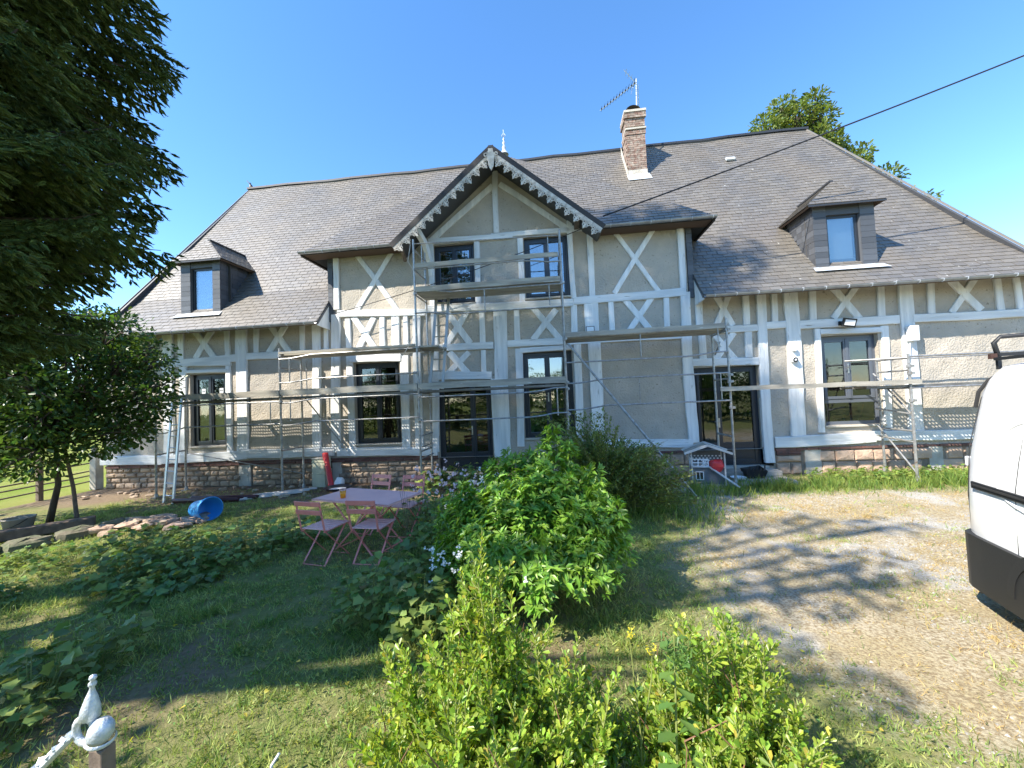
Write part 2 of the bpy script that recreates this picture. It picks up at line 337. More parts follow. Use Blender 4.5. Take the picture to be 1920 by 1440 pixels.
# ---------------------------------------------------------------- the house
YW = 9.70
TIMB = [[('stud',-10.91,4.36,-10.91,3.45,0.15),
 ('post',-10.449,4.36,-10.47,0.84,0.32),
 ('stud',-10.06,4.36,-10.06,3.44,0.18),
 ('brace',-9.77,4.36,-9.05,3.44,0.17),
 ('brace',-9.032,4.36,-9.63,3.45,0.17),
 ('stud',-8.697,4.36,-8.67,3.47,0.15),
 ('post',-8.247,4.36,-8.29,0.9,0.32),
 ('stud',-7.827,4.36,-7.84,3.4,0.15),
 ('brace',-7.551,4.36,-6.84,3.4,0.16),
 ('brace',-6.884,4.36,-7.55,3.4,0.16),
 ('stud',-6.54,4.36,-6.54,3.4,0.14),
 ('post',-6.148,4.36,-6.18,0.88,0.23),
 ('stud',-5.88,4.36,-5.88,3.49,0.12),
 ('post',-5.6,4.39,-5.66,0.82,0.24),
 ('rail',-11.42,3.33,-8.42,3.4,0.2),
 ('rail',-8.11,3.44,-3.35,3.37,0.18),
 ('lintel',-10.2,3.32,-8.58,3.27,0.12),
 ('stud',-10.02,3.26,-10.04,0.84,0.22),
 ('stud',-8.66,3.31,-8.67,0.88,0.16),
 ('lintel',-9.9,3.12,-8.68,3.08,0.09),
 ('rail',-5.53,4.41,-3.17,4.27,0.17),
 ('rail',-3.17,4.35,0.55,4.28,0.19),
 ('stud',-5.25,4.26,-5.25,3.4,0.15),
 ('brace',-5.11,4.3,-4.51,3.4,0.16),
 ('brace',-4.55,4.25,-5.04,3.4,0.15),
 ('stud',-4.33,4.25,-4.34,3.4,0.14),
 ('stud',-3.96,4.24,-3.99,3.4,0.21),
 ('stud',-3.71,4.22,-3.71,3.4,0.13),
 ('post',-3.41,4.21,-3.46,0.83,0.21),
 ('stud',-3.76,3.22,-3.81,0.84,0.22),
 ('lintel',-5.22,3.21,-3.86,3.16,0.2),
 ('stud',-5.23,3.28,-5.23,0.88,0.18),
 ('stud',-2.95,4.31,-3.02,0.75,0.17),
 ('rail',-3.34,3.36,-1.46,3.33,0.17),
 ('brace',-2.63,4.27,-2.05,3.43,0.16),
 ('brace',-2.08,4.25,-2.7,3.4,0.15),
 ('brace',-2.09,3.21,-2.66,2.71,0.15),
 ('brace',-2.6,3.24,-2.13,2.68,0.17),
 ('stud',-1.73,4.22,-1.74,3.41,0.14),
 ('stud',-1.73,3.24,-1.73,2.67,0.12),
 ('post',-1.27,4.23,-1.31,2.5,0.33),
 ('post',-1.33,2.51,-1.36,0.57,0.42),
 ('stud',-0.84,4.21,-0.85,3.39,0.14),
 ('stud',-0.84,3.22,-0.88,0.82,0.18),
 ('brace',-0.46,4.24,0.2,3.39,0.15),
 ('brace',0.12,4.15,-0.48,3.43,0.15),
 ('rail',-1.11,3.35,0.28,3.33,0.17),
 ('lintel',-0.81,3.17,0.45,3.17,0.12),
 ('lintel',-2.97,2.65,-1.54,2.6,0.2),
 ('sill',-5.63,0.8,-2.99,0.78,0.21),
 ('stud',0.55,4.3,0.53,3.4,0.15),
 ('stud',0.59,3.27,0.55,0.9,0.18),
 ('post',0.99,4.3,0.98,3.33,0.33),
 ('post',0.98,3.33,1.0,0.89,0.3),
 ('stud',1.45,4.26,1.44,3.4,0.13),
 ('brace',1.76,4.28,2.4,3.4,0.15),
 ('brace',2.41,4.26,1.75,3.4,0.14),
 ('stud',2.74,4.3,2.71,3.4,0.13),
 ('post',3.17,4.34,3.17,3.17,0.22),
 ('post',3.15,3.34,3.17,0.79,0.24),
 ('rail',0.41,3.3,3.04,3.29,0.11),
 ('stud',3.495,4.36,3.47,3.5,0.16),
 ('stud',3.49,3.35,3.48,2.69,0.16),
 ('brace',3.794,4.36,4.21,3.48,0.14),
 ('brace',4.214,4.36,3.84,3.5,0.14),
 ('brace',4.21,3.32,3.77,2.69,0.14),
 ('brace',3.75,3.34,4.22,2.67,0.14),
 ('stud',4.513,4.36,4.5,3.48,0.15),
 ('stud',4.52,3.32,4.5,2.72,0.16),
 ('post',4.842,4.36,4.81,0.28,0.21),
 ('stud',5.156,4.36,5.13,3.48,0.12),
 ('rail',3.26,3.42,4.73,3.4,0.16),
 ('rail',4.92,3.42,5.34,3.42,0.17),
 ('lintel',3.25,2.65,4.71,2.62,0.18),
 ('sill',1.01,0.81,3.14,0.79,0.19),
 ('stud',5.145,4.36,5.12,3.5,0.13),
 ('post',5.491,4.36,5.48,0.87,0.31),
 ('stud',5.978,4.36,5.94,3.48,0.15),
 ('brace',6.342,4.36,6.94,3.47,0.16),
 ('brace',7.012,4.36,6.39,3.5,0.14),
 ('stud',7.419,4.36,7.38,3.48,0.16),
 ('post',7.923,4.36,7.88,0.91,0.29),
 ('stud',8.441,4.36,8.4,3.48,0.15),
 ('brace',8.7,4.36,9.38,3.49,0.16),
 ('brace',9.423,4.36,8.79,3.48,0.14),
 ('stud',9.728,4.36,9.77,3.46,0.15),
 ('stud',10.112,4.36,10.14,3.45,0.13),
 ('rail',5.63,3.41,7.72,3.38,0.19),
 ('rail',8.0,3.4,10.2,3.37,0.18),
 ('lintel',6.07,3.22,7.34,3.19,0.12),
 ('stud',6.01,3.29,5.97,0.93,0.13),
 ('stud',7.42,3.27,7.35,0.94,0.16),
 ('sill',4.94,0.75,7.04,0.8,0.25),
 ('sill',7.04,0.81,9.93,0.81,0.22),
 ('sill',-12.52,0.77,-10.64,0.73,0.24),
 ('sill',-10.64,0.75,-8.13,0.84,0.23),
 ('sill',-8.13,0.86,-5.71,0.83,0.23),
 ('stud',-5.549,6.2,-5.56,4.52,0.15),
 ('brace',-5.167,6.2,-3.9,4.38,0.13),
 ('brace',-3.839,6.2,-5.02,4.44,0.13),
 ('post',-2.98,6.03,-3.0,4.31,0.13),
 ('stud',-1.79,5.99,-1.8,4.38,0.14),
 ('rail',-3.02,6.1,-0.86,6.07,0.14),
 ('post',-1.24,7.74,-1.25,6.16,0.14),
 ('brace',-1.31,7.38,-2.94,6.13,0.15),
 ('brace',-1.14,7.41,0.49,6.12,0.14),
 ('rail',-1.4,6.08,0.51,6.09,0.13),
 ('post',0.56,6.31,0.57,4.38,0.13),
 ('stud',-0.68,6.0,-0.7,4.39,0.14),
 ('stud',1.021,6.2,1.01,4.4,0.14),
 ('brace',1.446,6.2,2.58,4.41,0.11),
 ('brace',2.731,6.2,1.54,4.43,0.12),
 ('post',3.128,6.2,3.15,4.41,0.15),
 ('rail',0.49,6.11,1.06,6.1,0.14),
 ('rail',0.56,4.3,3.2,4.36,0.19)]]
OPEN = {'w1': (-9.82, 1.09, -8.76, 3.02), 'w2': (-5.13, 1.01, -3.92, 3.08), 'd1': (-2.94, .24, -1.58, 2.50), 'w3': (-.77, 1.02, .45, 3.11),
        'd2': (3.27, .22, 4.70, 2.53), 'w5': (6.07, 1.08, 7.28, 3.11), 'b1': (-2.92, 4.46, -1.87, 5.99), 'b2': (-.60, 4.46, .50, 5.99)}
house = thing('half_timbered_house', 'long white and grey half-timbered farmhouse under a steep slate roof', 'house', (-1, 9.7, 0))
XL, XR, BL, BR = -12.42, 10.45, -5.63, 3.26
m = MB()
def wallgrid(x0, x1, z0, z1, ops, yb=9.93):
    X = sorted({x0, x1, *[v for o in ops for v in (o[0], o[2])]}); Z = sorted({z0, z1, *[v for o in ops for v in (o[1], o[3])]})
    X = [v for v in X if x0 <= v <= x1]; Z = [v for v in Z if z0 <= v <= z1]
    for i in range(len(X)-1):
        for j in range(len(Z)-1):
            cx = (X[i]+X[i+1])/2; cz = (Z[j]+Z[j+1])/2
            if any(o[0] < cx < o[2] and o[1] < cz < o[3] for o in ops): continue
            nn = max(1, int((X[i+1]-X[i])/.12)); kk = max(1, int((Z[j+1]-Z[j])/.12)); V = []; F = []
            for a in range(nn+1):
                for c in range(kk+1):
                    xx = X[i]+(X[i+1]-X[i])*a/nn; zz = Z[j]+(Z[j+1]-Z[j])*c/kk
                    V.append((xx, YW+.005*math.sin(xx*3.1+zz*4.3)+.004*math.sin(xx*11.3-zz*9.1), zz))
            for a in range(nn):
                for c in range(kk): q = a*(kk+1)+c; F.append((q, q+kk+1, q+kk+2, q+1))
            m.add(V, F)
    for o in ops:
        for a, c in (((o[0], o[1]), (o[0], o[3])), ((o[0], o[3]), (o[2], o[3])), ((o[2], o[3]), (o[2], o[1])), ((o[2], o[1]), (o[0], o[1]))):
            m.add([(a[0], YW-.012, a[1]), (c[0], YW-.012, c[1]), (c[0], yb, c[1]), (a[0], yb, a[1])], [(0, 1, 2, 3)])
lo = [OPEN[k] for k in ('w1', 'w2', 'w3', 'w5')]; dr = [OPEN['d1'], OPEN['d2']]
wallgrid(XL, XR, .6, 4.35, lo+[(o[0], .6, o[2], o[3]) for o in dr])
wallgrid(BL, BR, 4.35, 6.2, [OPEN['b1'], OPEN['b2']])
m.add([(-3.5, YW, 6.2), (1.05, YW, 6.2), (-1.22, YW, 8.05)], [(0, 1, 2)])
m.add([(XL, YW, 0), (XL, 17.5, 0), (XL, 17.5, 4.3), (XL, YW, 4.3), (XR, YW, 0), (XR, 17.5, 0), (XR, 17.5, 4.3), (XR, YW, 4.3)], [(0, 1, 2, 3), (4, 7, 6, 5), (1, 5, 6, 2)])
m.add([(BL, YW, 4.3), (BL, 11.5, 4.3), (BL, 11.5, 6.2), (BL, YW, 6.2), (BR, YW, 4.3), (BR, 11.5, 4.3), (BR, 11.5, 6.2), (BR, YW, 6.2)], [(0, 1, 2, 3), (4, 7, 6, 5)])
m.build('wall', 'plaster', house)
m = MB()
def inbox(a, b):
    (x0, y0, z0), (x1, y1, z1) = a, b; P = [(x, y, z) for x in (x0, x1) for y in (y0, y1) for z in (z0, z1)]
    m.add(P, [(0, 1, 3, 2), (4, 6, 7, 5), (2, 3, 7, 6), (0, 2, 6, 4), (1, 5, 7, 3)])
for a, b in ((-12.3, -6.6), (-6.5, -3.3), (-3.2, .9), (1, 5.1), (5.2, 10.3)): inbox((a, 9.94, .2), (b, 14, 4.0))
inbox((-5.5, 9.94, 4.35), (3.1, 11.3, 6.15))
m.build('interior_wall', 'room', house)
# timber frame, each timber its own piece
YB = {'post': 9.650, 'rail': 9.642, 'stud': 9.660, 'brace': 9.668, 'lintel': 9.645, 'sill': 9.625}
for i, (k, x0, z0, x1, z1, wd) in enumerate(TIMB[0]):
    yf = YB[k]-(i % 7)*.0011; yb = YW+.03; a = Vector((x0, 0, z0)); b_ = Vector((x1, 0, z1)); d = (b_-a); Ln = d.length; d.normalize(); nn_ = Vector((-d.z, 0, d.x))
    seg = max(3, int(Ln/.35)); V = []; ph = random.random()*9; am = .03 if k in ('sill', 'post') else .018
    for s in range(seg+1):
        t = s/seg; c = a+d*(Ln*t)+nn_*(am*.6*math.sin(ph+t*Ln*1.3)); wl = wd/2*(1+random.uniform(-.06, .06)); wr = wd/2*(1+random.uniform(-.06, .06))
        e = .012
        for off, y in ((-wl, yb), (-wl, yf+e), (-wl+e, yf), (wr-e, yf), (wr, yf+e), (wr, yb)):
            q = c+nn_*off; V.append((q.x, y, q.z))
    F = []
    for s in range(seg):
        for j in range(5): p = s*6+j; F.append((p, p+1, p+7, p+6))
    F += [(0, 1, 2, 3, 4, 5), tuple(seg*6+j for j in (5, 4, 3, 2, 1, 0))]
    MB().add(V, F).build({'sill': 'sill_beam', 'rail': 'rail_beam'}.get(k, k), 'beam' if k in ('rail', 'sill', 'lintel') else 'timber', house)
# slate-clad corner strips of the raised middle part
for x0, x1 in ((BL-.14, BL-.01), (BR+.01, BR+.14)):
    m = MB()
    for k in range(17): z = 4.2+k*.11; m.b2((x0, 9.66+.004*(k % 2), z), (x1, 9.80, z+.106))
    m.build('slate_corner', 'slatedark', house)
# white flashing wedges where the wing eaves end against the middle part
for x0, sx in ((BL-.16, 1), (BR+.16, -1)):
    m = MB(); m.add([(x0, 9.12, 4.03), (x0, 9.69, 4.68), (x0, 9.69, 4.0), (x0+.03*sx, 9.12, 4.03), (x0+.03*sx, 9.69, 4.68), (x0+.03*sx, 9.69, 4.0)], [(0, 1, 2), (3, 5, 4), (0, 3, 4, 1), (1, 4, 5, 2), (2, 5, 3, 0)])
    m.build('eaves_end_board', 'timber', house)
# stone base
base = MB(); base.b2((XL+.01, 9.715, -.1), (-2.96, 9.95, .66)); base.b2((-1.56, 9.715, -.1), (3.25, 9.95, .66)); base.b2((4.92, 9.715, -.1), (XR-.01, 9.95, .66)); base.b2((-2.96, 9.70, -.1), (-1.56, 9.95, .22)); base.b2((3.25, 9.70, -.1), (4.92, 9.95, .2))
sb = base.build('stone_base', 'mortar', house)
def stone(x0, x1, z0, z1, mt, yf=9.665):
    e = .022; j = lambda a=.008: random.uniform(-a, a); yf += random.uniform(-.02, .012)
    B = [(x0+j(), 9.72, z0+j()), (x1+j(), 9.72, z0+j()), (x1+j(), 9.72, z1+j()), (x0+j(), 9.72, z1+j())]
    Fv = [(x0+e+j(), yf+.012, z0+e+j()), (x1-e+j(), yf+.012, z0+e+j()), (x1-e+j(), yf+.012, z1-e+j()), (x0+e+j(), yf+.012, z1-e+j())]
    c = ((x0+x1)/2+j(.02), yf-.006, (z0+z1)/2+j(.02))
    MB().add(B+Fv+[c], [(0, 1, 5, 4), (1, 2, 6, 5), (2, 3, 7, 6), (3, 0, 4, 7), (4, 5, 8), (5, 6, 8), (6, 7, 8), (7, 4, 8)]).build('stone', mt, sb)
def course(xa, xb, z0, z1, w0, w1, mt, skip=()):
    x = xa
    while x < xb-.05:
        ww = random.uniform(w0, w1); x1 = min(x+ww, xb)
        if xb-x1 < .08: x1 = xb
        if not any(a < (x+x1)/2 < b for a, b in skip): stone(x+.006, x1-.006, z0+.006, z1-.006, mt)
        x = x1
STR = ((-10.62, -10.32), (-8.42, -8.08), (-5.8, -5.55))
for z0, z1 in ((0, .15), (.15, .29), (.29, .42), (.42, .545)): course(XL, -2.98, z0, z1, .17, .34, 'stone', STR)
for z0, z1 in ((0, .27), (.27, .53)): course(5.5, XR, z0, z1, .28, .46, 'stonepink', ((5.55, 5.95), (8.1, 8.42)))
course(4.95, 5.5, .0, .26, .25, .4, 'stonepink'); course(4.95, 5.5, .27, .44, .5, .6, 'stonepink')
course(-1.5, 3.2, .0, .27, .28, .4, 'stonepink'); course(-1.5, 3.2, .27, .53, .28, .4, 'stonepink')
for a, b_ in STR+((5.58, 5.92), (8.12, 8.4)): MB().b2((a, 9.68, -.05), (b_, 9.76, .60)).build('cement_strip', 'cement', sb, bevel=.01)
def bricks(xa, xb, z0, w=.225, h=.052):
    x = xa
    while x < xb-.1:
        m = MB(); yf = 9.66+random.uniform(-.012, .012); m.b2((x+.005, yf, z0+.004), (min(x+w, xb)-.005, 9.75, z0+h)); m.build('brick', 'brick', sb); x += w
bricks(XL, -2.98, .555); bricks(XL+.1, -2.98, .612); bricks(4.95, XR, .545); bricks(-1.5, 3.2, .56)
for k in range(3): bricks(4.97, 5.5, .445+k*.034, .26, .03)

# ---------------------------------------------------------------- windows and doors
def joinery(name, o, mt='anthracite', gl='glass', leavesn=2, transom=None, panel=0, y=9.80, parent=house, ratio=.5, fw=.075, sill=True, inner=None):
    x0, z0, x1, z1 = o; m = MB(); yb = y+.07
    def fr(a, c, q, e, w_, yy, dd=.05):
        m.b2((a, yy, c), (a+w_, yy+dd, e)); m.b2((q-w_, yy, c), (q, yy+dd, e)); m.b2((a+w_, yy+.001, c), (q-w_, yy+dd, c+w_)); m.b2((a+w_, yy+.001, e-w_), (q-w_, yy+dd, e))
    fr(x0, z0, x1, z1, fw, y, .07)
    xi0, xi1, zi0, zi1 = x0+fw, x1-fw, z0+fw*.8, z1-fw; panes = []
    zt = zi0
    if transom:
        m.b2((xi0, y-.004, transom-.045), (xi1, y+.06, transom+.045)); panes.append((xi0+.02, zi0, xi1-.02, transom-.045)); zt = transom+.045
    xm = xi0+(xi1-xi0)*ratio; xx = [xi0, xm, xi1] if leavesn == 2 else [xi0, xi1]
    for a, c in zip(xx[:-1], xx[1:]):
        fr(a+.004, zt+.002, c-.004, zi1-.002, .062, y-.02, .06)
        pz = zt+.06
        if panel: m.b2((a+.06, y-.005, pz), (c-.06, y+.02, pz+panel)); m.b2((a+.11, y-.02, pz+.06), (c-.11, y-.004, pz+panel-.08)); pz += panel; m.b2((a+.06, y-.018, pz), (c-.06, y+.03, pz+.05)); pz += .05
        panes.append((a+.062, pz, c-.062, zi1-.06))
    if leavesn == 2: m.b2((xm-.028, y-.035, zt+.01), (xm+.028, y-.015, zi1-.01))
    w_ = m.build(name, mt, parent, bevel=.004)
    for p in panes: MB().b2((p[0], y+.012, p[1]), (p[2], y+.02, p[3])).build('pane', gl, w_)
    if sill: MB().b2((x0-.02, y-.16, z0-.045), (x1+.02, y+.05, z0-.003)).build('window_sill', 'cement', w_, bevel=.006)
    return w_
def handle(x, z, y, par, lever=-1):
    m = MB(); m.b2((x-.016, y-.012, z-.11), (x+.016, y, z+.11)); m.tube([(x, y-.012, z+.03), (x, y-.05, z+.03), (x+.115*lever, y-.052, z+.03)], .01, 6); m.build('handle', 'steel', par)
w1 = joinery('window', OPEN['w1'], 'anthracite', 'glass')
for x in (-9.52, -8.99):
    m = MB(); m.b2((x-.055, 9.800, 2.50), (x+.055, 9.806, 2.63)); s_ = m.build('sticker', 'white', w1)
    MB().b2((x-.035, 9.798, 2.55), (x-.006, 9.7995, 2.585)).b2((x+.006, 9.798, 2.55), (x+.035, 9.7995, 2.585)).build('sticker_print', 'greyjoin', w1)
MB().b2((-9.75, 9.86, 1.2), (-8.82, 9.87, 2.75)).build('paper_screen', mat('grey paper', (.13, .14, .135), .9), w1)
m = MB(); x0, z0, x1, z1 = -9.98, 1.03, -8.70, 3.10
for a, c in (((x0, z0), (x0+.10, z1)), ((x0, z1-.07), (x1, z1))): m.b2((a[0], 9.735, a[1]), (c[0], 9.80, c[1]))
m.build('window_surround', 'timber', w1)
w2 = joinery('window', OPEN['w2'], 'anthracite', 'glass')
w3 = joinery('window', OPEN['w3'], 'anthracite', 'glassup'); handle(-.16, 2.0, 9.765, w3)
w5 = joinery('window', OPEN['w5'], 'greyjoin', 'glass', transom=1.62); handle(6.67, 2.35, 9.765, w5)
d1 = joinery('door', OPEN['d1'], 'anthracite', 'glass', panel=.30, sill=False, ratio=.66); handle(-2.1, 1.25, 9.77, d1)
MB().b2((-2.98, 9.60, .18), (-1.54, 9.85, .238)).build('threshold', 'cement', d1)
d2 = joinery('door', OPEN['d2'], 'anthracite', 'glass', panel=.36, sill=False, ratio=.36); handle(3.80, 1.22, 9.77, d2)
MB().b2((3.22, 9.60, .176), (4.76, 9.85, .218)).build('threshold', 'cement', d2)
u1 = joinery('window', OPEN['b1'], 'anthracite', 'glassup'); u2_ = joinery('window', OPEN['b2'], 'anthracite', 'glassup', ratio=.5)
for nm, x0, x1, z0, z1, mt in (('curtain', -.52, -.12, 4.55, 5.9, 'curtain'), ('curtain', -.1, .12, 4.55, 5.3, 'curtain')):
    m = MB(); n_ = 14; V = []; F = []
    for i in range(n_+1):
        x = x0+(x1-x0)*i/n_; y = 9.90+.018*math.sin(i*1.9)
        V += [(x, y, z0), (x, y, z1)]
    F = [(2*i, 2*i+2, 2*i+3, 2*i+1) for i in range(n_)]; m.add(V, F).build(nm, mt, u2_, smooth=True)
# decorative furnishings glimpsed behind the glass of the right-hand window
t = thing('orange_seat', 'small orange moulded chair seen behind the lower pane of the right window', 'chair', (7.0, 10.3, 1.05))
MB().box((6.9, 10.25, 1.22), (.42, .36, .05)).build('seat', 'orangeo', t, bevel=.015)
MB().bar((7.06, 10.25, 1.22), (7.16, 10.25, 1.52), .34, .04).build('backrest', 'orangeo', t, bevel=.012)
m = MB()
for a in (-.15, .15):
    for c in (-.12, .12): m.tube([(6.9+a, 10.25+c, 1.2), (6.9+a*1.2, 10.25+c*1.2, .2)], .014, 6)
m.build('leg_frame', 'steel', t)

# ---------------------------------------------------------------- roofs
def clip(poly, planes):
    for a, b_, c in planes:
        out = []
        for i in range(len(poly)):
            p, q = poly[i], poly[(i+1) % len(poly)]; dp = a*p[0]+b_*p[1]+c; dq = a*q[0]+b_*q[1]+c
            if dp >= 0: out.append(p)
            if (dp >= 0) != (dq >= 0): t_ = dp/(dp-dq); out.append((p[0]+(q[0]-p[0])*t_, p[1]+(q[1]-p[1])*t_))
        poly = out
        if len(poly) < 3: return []
    return poly
def halfplanes(poly):
    cx = sum(p[0] for p in poly)/len(poly); cy = sum(p[1] for p in poly)/len(poly); out = []
    for i in range(len(poly)):
        p, q = poly[i], poly[(i+1) % len(poly)]; a, b_ = -(q[1]-p[1]), q[0]-p[0]; c = -(a*p[0]+b_*p[1])
        if a*cx+b_*cy+c < 0: a, b_, c = -a, -b_, -c
        out.append((a, b_, c))
    return out
SLATES = []; CAMP = Vector((0, 0, 2))
def slated(corners, store, w_=.235, h=.138, th=.008, ragged=.004):
    """lay slates over a convex planar polygon; corners start with the two eaves corners"""
    P = [Vector(c) for c in corners]; ux = (P[1]-P[0]).normalized(); nn_ = ux.cross(P[2]-P[0]).normalized()
    if nn_.z < 0: nn_ = -nn_
    uy = nn_.cross(ux)
    if (P[2]-P[0]).dot(uy) < 0: uy = -uy
    uv = [((p-P[0]).dot(ux), (p-P[0]).dot(uy)) for p in P]; hp = halfplanes(uv)
    u0, u1 = min(a for a, _ in uv), max(a for a, _ in uv); v1 = max(b for _, b in uv)
    row = 0; v = -.012
    while v < v1:
        uu = u0-(row % 2)*w_/2-random.random()*.02
        while uu < u1:
            g = .0045+random.random()*.002; dv = random.uniform(-ragged, ragged)-(random.uniform(.015, .04) if random.random() < .012 else 0)
            poly = clip([(uu+g, v+dv if row else v), (uu+w_-g, v+dv if row else v), (uu+w_-g, v+h+.004), (uu+g, v+h+.004)], hp)
            if len(poly) >= 3:
                lift = .010+random.uniform(0, .004); k = len(poly)
                top = [P[0]+ux*a+uy*b+nn_*(lift+th-(b-v)/h*.010) for a, b in poly]; bot = [P[0]+ux*a+uy*b+nn_*(lift-.012-(b-v)/h*.008) for a, b in poly]
                ar = abs(sum(poly[i][0]*poly[(i+1) % k][1]-poly[(i+1) % k][0]*poly[i][1] for i in range(k)))/2
                if ar > .0006: store.append((top, bot))
            uu += w_
        v += h; row += 1
def sag(p):
    k = max(0, (p[2]-4.2)/6.2); return Vector((p[0], p[1], p[2]+k*(-.055*math.sin(PI*max(0, min(1, (p[0]+11.2)/19.8)))+.014*math.sin(1.9*p[0]+p[1])+.008*math.sin(4.3*p[0]))))
def slate_mesh(lst, mb):
    for top, bot in lst:
        top = [sag(p) for p in top]; bot = [sag(p) for p in bot]
        k = len(top); mb.add(top+bot, [tuple(range(k))]+[(i, i+k, (i+1) % k+k, (i+1) % k) for i in range(k)])
def sheet(mb, corners, th=.05):
    P = [Vector(c) for c in corners]; nn_ = (P[1]-P[0]).cross(P[2]-P[0]).normalized()
    if nn_.z < 0: nn_ = -nn_
    k = len(P); mb.add([sag(p-nn_*.022) for p in P]+[p-nn_*(th+.03) for p in P], [tuple(range(k)), tuple(range(2*k-1, k-1, -1))]+[(i, (i+1) % k, (i+1) % k+k, i+k) for i in range(k)])
YE, ZE, YK, ZK, YR, ZR = 9.10, 4.11, 10.10, 5.25, 13.6, 10.37
RL, RR = -11.17, 8.54; EL, ER = -12.10, 10.42
tk = (ZK-ZE)/(ZR-ZE); KL = EL+(RL-EL)*tk; KR = ER+(RR-ER)*tk
rm = MB(); store = []
def roofpoly(c): sheet(rm, c); slated(c, store)
roofpoly([(EL, YE, ZE), (BL-.12, YE, ZE), (BL-.12, YK, ZK), (KL, YK, ZK)])
roofpoly([(BR+.12, YE, ZE), (ER, YE, ZE), (KR, YK, ZK), (BR+.12, YK, ZK)])
roofpoly([(KL, YK, ZK), (KR, YK, ZK), (RR, YR, ZR), (RL, YR, ZR)])
sheet(rm, [(RL, YR, ZR), (RR, YR, ZR), (ER, 18.1, ZE), (EL, 18.1, ZE)])
sheet(rm, [(EL, YE, ZE), (RL, YR, ZR), (EL, 18.1, ZE)]); sheet(rm, [(ER, YE, ZE), (RR, YR, ZR), (ER, 18.1, ZE)])
# raised middle roof: pavilion with its apex on the ridge, and the gable in front
PL, PR, PY, PZ = -6.27, 3.82, 9.25, 5.93; AP = (-1.38, 13.6, 10.66)
VX = 2.31; VY = PY+(7.88-PZ)/((AP[2]-PZ)/(AP[1]-PY))
roofpoly([(PL, PY, PZ), (-1.22-VX, PY, PZ), (-1.22, VY, 7.88), AP]); roofpoly([(-1.22+VX, PY, PZ), (PR, PY, PZ), AP, (-1.22, VY, 7.88)])
sheet(rm, [(PL, PY, PZ), AP, (PL, 12.5, PZ)]); sheet(rm, [(PR, PY, PZ), AP, (PR, 12.5, PZ)])
GY, GX0, GZ0, GHW, GZE = 8.95, -1.22, 7.88, 2.46, 5.80
for s in (-1, 1): roofpoly([(GX0+s*GHW, GY, GZE), (GX0+s*GHW, 10.0, GZE), (GX0, 11.4, GZ0), (GX0, GY, GZ0)])
roof = rm.build('roof', 'slatedark', house)
store.sort(key=lambda s: (sum(s[0], Vector())/len(s[0])-CAMP).length)
store_f = [s for s in store if (s[0][0]-s[0][1]).length > .1]
near = store_f[:300]; ids = {id(s) for s in near}
mb = MB(); slate_mesh([s for s in store if id(s) not in ids], mb); so_ = mb.build('slates', 'slate', roof); so_['kind'] = 'stuff'
for s in near: q = MB(); slate_mesh([s], q); q.build('slate', 'slate', roof)
m = MB(); rp_ = [sag(Vector((RL-.06+(RR-RL+.11)*i/24, YR, ZR+.03))) for i in range(25)]
for a, b_ in zip(rp_[:-1], rp_[1:]): m.bar(a, b_+Vector((.004, 0, 0)), .16, .07)
m.build('ridge_capping', 'ridge', roof); m = MB()
m.bar((GX0, GY-.02, GZ0+.03), (GX0, 11.2, GZ0+.03), .12, .06); m.build('ridge_capping', 'ridge', roof)
# dark edge line of the right and left hips
MB().bar((ER, YE, ZE+.02), (RR, YR, ZR+.02), .05, .04).build('hip_edge', 'slate', roof); MB().bar((EL, YE, ZE+.01), (RL, YR, ZR+.01), .03, .03).build('hip_edge', 'slate', roof)
# eaves boards and gutters
for x0, x1, y, z in ((EL+.02, BL-.13, YE, ZE), (BR+.13, ER-.02, YE, ZE), (PL+.02, GX0-GHW-.02, PY, PZ), (GX0+GHW+.02, PR-.02, PY, PZ)):
    m = MB(); m.b2((x0, y-.005, z-.075), (x1, y+.02, z-.012)); m.build('eaves_board', 'fascia' if z > 5 else 'wood', roof)
    m = MB(); k = 9
    prof = [(y-.055+.055*math.cos(PI+PI*i/k), z-.02-.05*math.sin(PI*i/k)) for i in range(k+1)]
    V = [(xx, a, c) for xx in (x0, x1) for a, c in prof]+[(xx, a, c) for xx in (x0, x1) for a, c in [(p[0]+(y-.055-p[0])*.08, p[1]+.004) for p in prof]]
    F = [(i, i+1, i+k+2, i+k+1) for i in range(k)]+[(i+2*k+2, i+3*k+3, i+3*k+4, i+2*k+3) for i in range(k)]
    m.add(V, F); g = m.build('gutter', 'zinc', roof, smooth=True)
    x = x0+.2; 
    while x < x1:
        MB().tube([(x, y+.03, z-.005), (x, y-.06, z-.005), (x, y-.118, z-.02), (x, y-.105, z-.06), (x, y-.055, z-.078)], .007, 5).build('gutter_hook', 'lead', g); x += .45
for x0, x1 in ((PL+.03, GX0-GHW), (GX0+GHW, PR-.03)): MB().b2((x0, PY+.02, PZ-.06), (x1, 9.69, PZ-.04)).build('soffit', 'soffit', roof)
MB().b2((PL+.02, PY+.02, PZ-.10), (PL+.07, 12.3, PZ-.03)).build('verge_board', 'fascia', roof); MB().b2((PR-.07, PY+.02, PZ-.10), (PR-.02, 12.3, PZ-.03)).build('verge_board', 'fascia', roof)
for s in (-1, 1): MB().bar((GX0+s*(GHW-.05), GY+.35, GZE+.02), (GX0+s*.03, GY+.35, GZ0-.06), .02, .7, up=(0, 1, 0)).build('gable_soffit', 'soffit', roof)
m = MB(); m.tube([(GX0-GHW-.02, PY-.05, PZ-.05), (GX0-GHW+.10, PY+.05, PZ-.15), (GX0-GHW+.05, 9.6, PZ-.3)], .05, 8); m.build('gutter_outlet', 'wood', roof)
